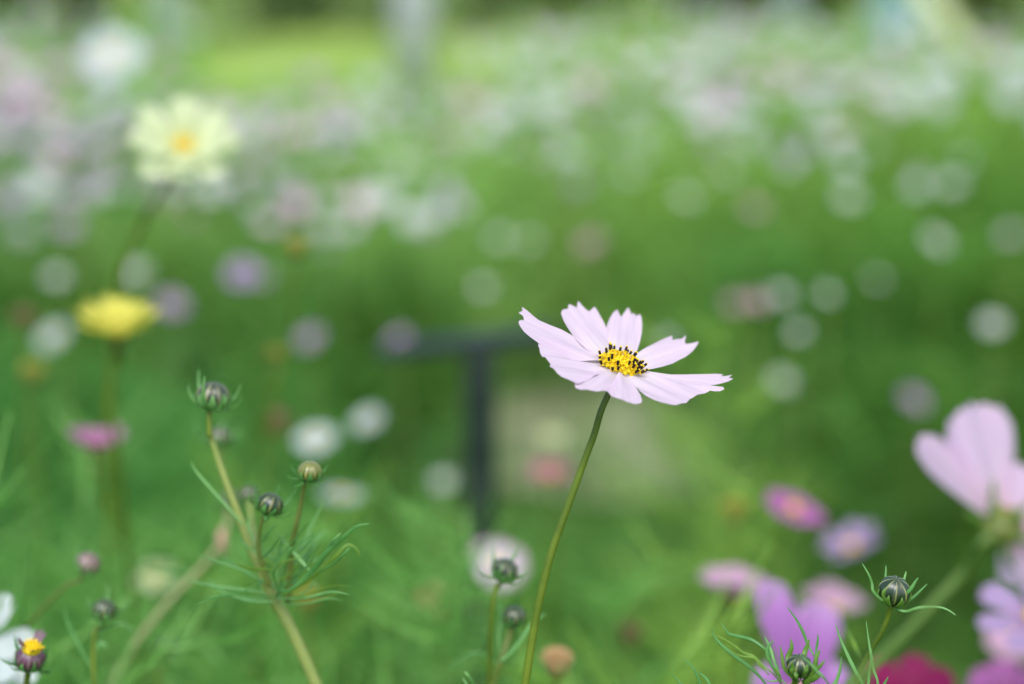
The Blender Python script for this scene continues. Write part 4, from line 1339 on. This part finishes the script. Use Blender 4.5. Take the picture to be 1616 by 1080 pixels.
# ------------------------------------------------------------------ beyond the bed: posts, shrubs
def post(label, px, D, r, h, c, group, lean=0.0, name='post', py=40):
    p = P(px, py, D)
    m = plain_mat('post_paint', tuple(v * .9 for v in c) + (1,), tuple(c) + (1,), 6, .6, 0, .3)
    t = thing(name, label, 'post', (p.x, p.y, 0), group)
    mb = MB()
    mb.tube([(p.x, p.y, -.05), (p.x + lean * .5, p.y, h * .5), (p.x + lean, p.y, h)], [r, r, r], 20)
    mb.build('shaft', m, t)
    mb = MB()
    mb.tube([(p.x + lean, p.y, h + .002), (p.x + lean, p.y, h + .02), (p.x + lean, p.y, h + .035)], [r * 1.15, r * 1.15, r * .5], 20)
    mb.build('cap', m, t)


G = 'posts beyond the flower bed'
post('wide pale lilac grey post at the top middle', 652, 8.0, .105, 1.5, (.50, .52, .56), G)
post('pale green grey post beside the big white blossom', 268, 7.5, .075, 1.4, (.34, .44, .34), G)
post('thin blue grey post at the top right', 1243, 8.5, .055, 1.6, (.30, .36, .40), G)


def leaning_board():
    a = P(1538, 105, 7.0); b = P(1462, 0, 7.0)
    d = (b - a)
    root = thing('leaning_pole', 'pale yellow pole leaning at the top right', 'pole', (a.x + (a.z / d.z) * -d.x, a.y, 0))
    base = a - d * (a.z / d.z)
    mb = MB(); mb.tube([base, a.lerp(b, .5), b + d * 2.5], [.05, .05, .045], 14)
    mb.build('shaft', plain_mat('pale_yellow_paint', (.50, .55, .28, 1), (.58, .62, .34, 1), 6, .6), root)
    mb = MB(); e = b + d * 2.5; mb.tube([e + d.normalized() * .001, e + d.normalized() * .03], [.05, .03], 14)
    mb.build('cap', plain_mat('pale_yellow_cap', (.5, .55, .3, 1), (.55, .6, .34, 1), 6, .6), root)
    # light blue barrel
    p = P(1425, 20, 8.6)
    t = thing('water_butt', 'light blue barrel beside the leaning pole', 'barrel', (p.x, p.y, 0))
    M = Matrix.Translation((p.x, p.y, 0))
    mb = MB(); mb.lathe(M, [(.15, 0), (.165, .06), (.17, .30), (.18, .32), (.17, .34), (.172, .62), (.18, .64), (.17, .66), (.155, .92), (.13, .95)], 28)
    mb.build('barrel_body', plain_mat('blue_plastic', (.22, .38, .42, 1), (.26, .42, .46, 1), 5, .4), t)
    mb = MB(); mb.lathe(M, [(.14, .953), (.145, .985), (.10, 1.0), (.02, 1.005)], 28)
    mb.build('lid', plain_mat('blue_plastic_lid', (.08, .22, .3, 1), (.1, .26, .34, 1), 5, .4), t)


leaning_board()


def shrubs():
    rg = np.random.default_rng(3)
    M_SH = tint_mat('shrub_leaf', (.02, .05, .012, 1), (.045, .10, .025, 1), (.09, .18, .04, 1), .3)
    M_TR = plain_mat('bark', (.08, .06, .04, 1), (.14, .11, .08, 1), 20, .9, 0, .2, .5)
    ms = []
    for v in range(3):
        n = 5000
        c = rg.normal(size=(60, 3)) * np.array([.55, .45, .45]) + np.array([0, 0, .95])
        c[:, 2] = np.abs(c[:, 2])
        p = c[rg.integers(60, size=n)] + rg.normal(size=(n, 3)) * .16
        p[:, 2] = np.abs(p[:, 2]) + .03
        a = rg.normal(size=(n, 3)); a /= np.linalg.norm(a, axis=1)[:, None]
        b = np.cross(a, rg.normal(size=(n, 3))); b /= np.linalg.norm(b, axis=1)[:, None]
        a *= .05; b *= .026
        Q = np.stack([p - a, p + b, p + a, p - b], axis=1)
        ms.append(quads_to_mesh('crown', Q, np.clip(.45 + rg.normal(size=n) * .2, 0, 1), M_SH))
    mb = MB()
    for k in range(5):
        an = k * 1.3
        mb.tube([(0.05 * math.cos(an), .05 * math.sin(an), -.02), (.15 * math.cos(an), .15 * math.sin(an), .5), (.4 * math.cos(an), .4 * math.sin(an), 1.1)], [.03, .022, .008], 7)
    tm = mb.mesh('trunk', M_TR)
    sx = [(-4.6, 12.2), (-3.6, 13.5), (-2.3, 14.6), (-1.0, 15.2), (.4, 15.8), (1.7, 15.6), (3.0, 15.2), (4.1, 13.9), (5.2, 12.6)]
    names = ['at the far left', 'left of the pale green grey post', 'right of the pale green grey post', 'left of the wide lilac grey post', 'right of the wide lilac grey post',
             'beyond the middle of the bed', 'beyond the thin blue grey post', 'behind the blue barrel', 'at the far right behind the leaning pole']
    for i, ((x, y), nm) in enumerate(zip(sx, names)):
        t = thing('shrub', 'dark green shrub beyond the bed ' + nm, 'shrub', (x, y, 0), 'shrubs beyond the bed')
        t.rotation_euler = (0, 0, i * 1.9)
        s = rnd.uniform(1.0, 1.4)
        t.scale = (s, s, s)
        for n_, me in (('crown', ms[i % 3]), ('trunk', tm)):
            o = link(n_, me, None); o.parent = t


shrubs()
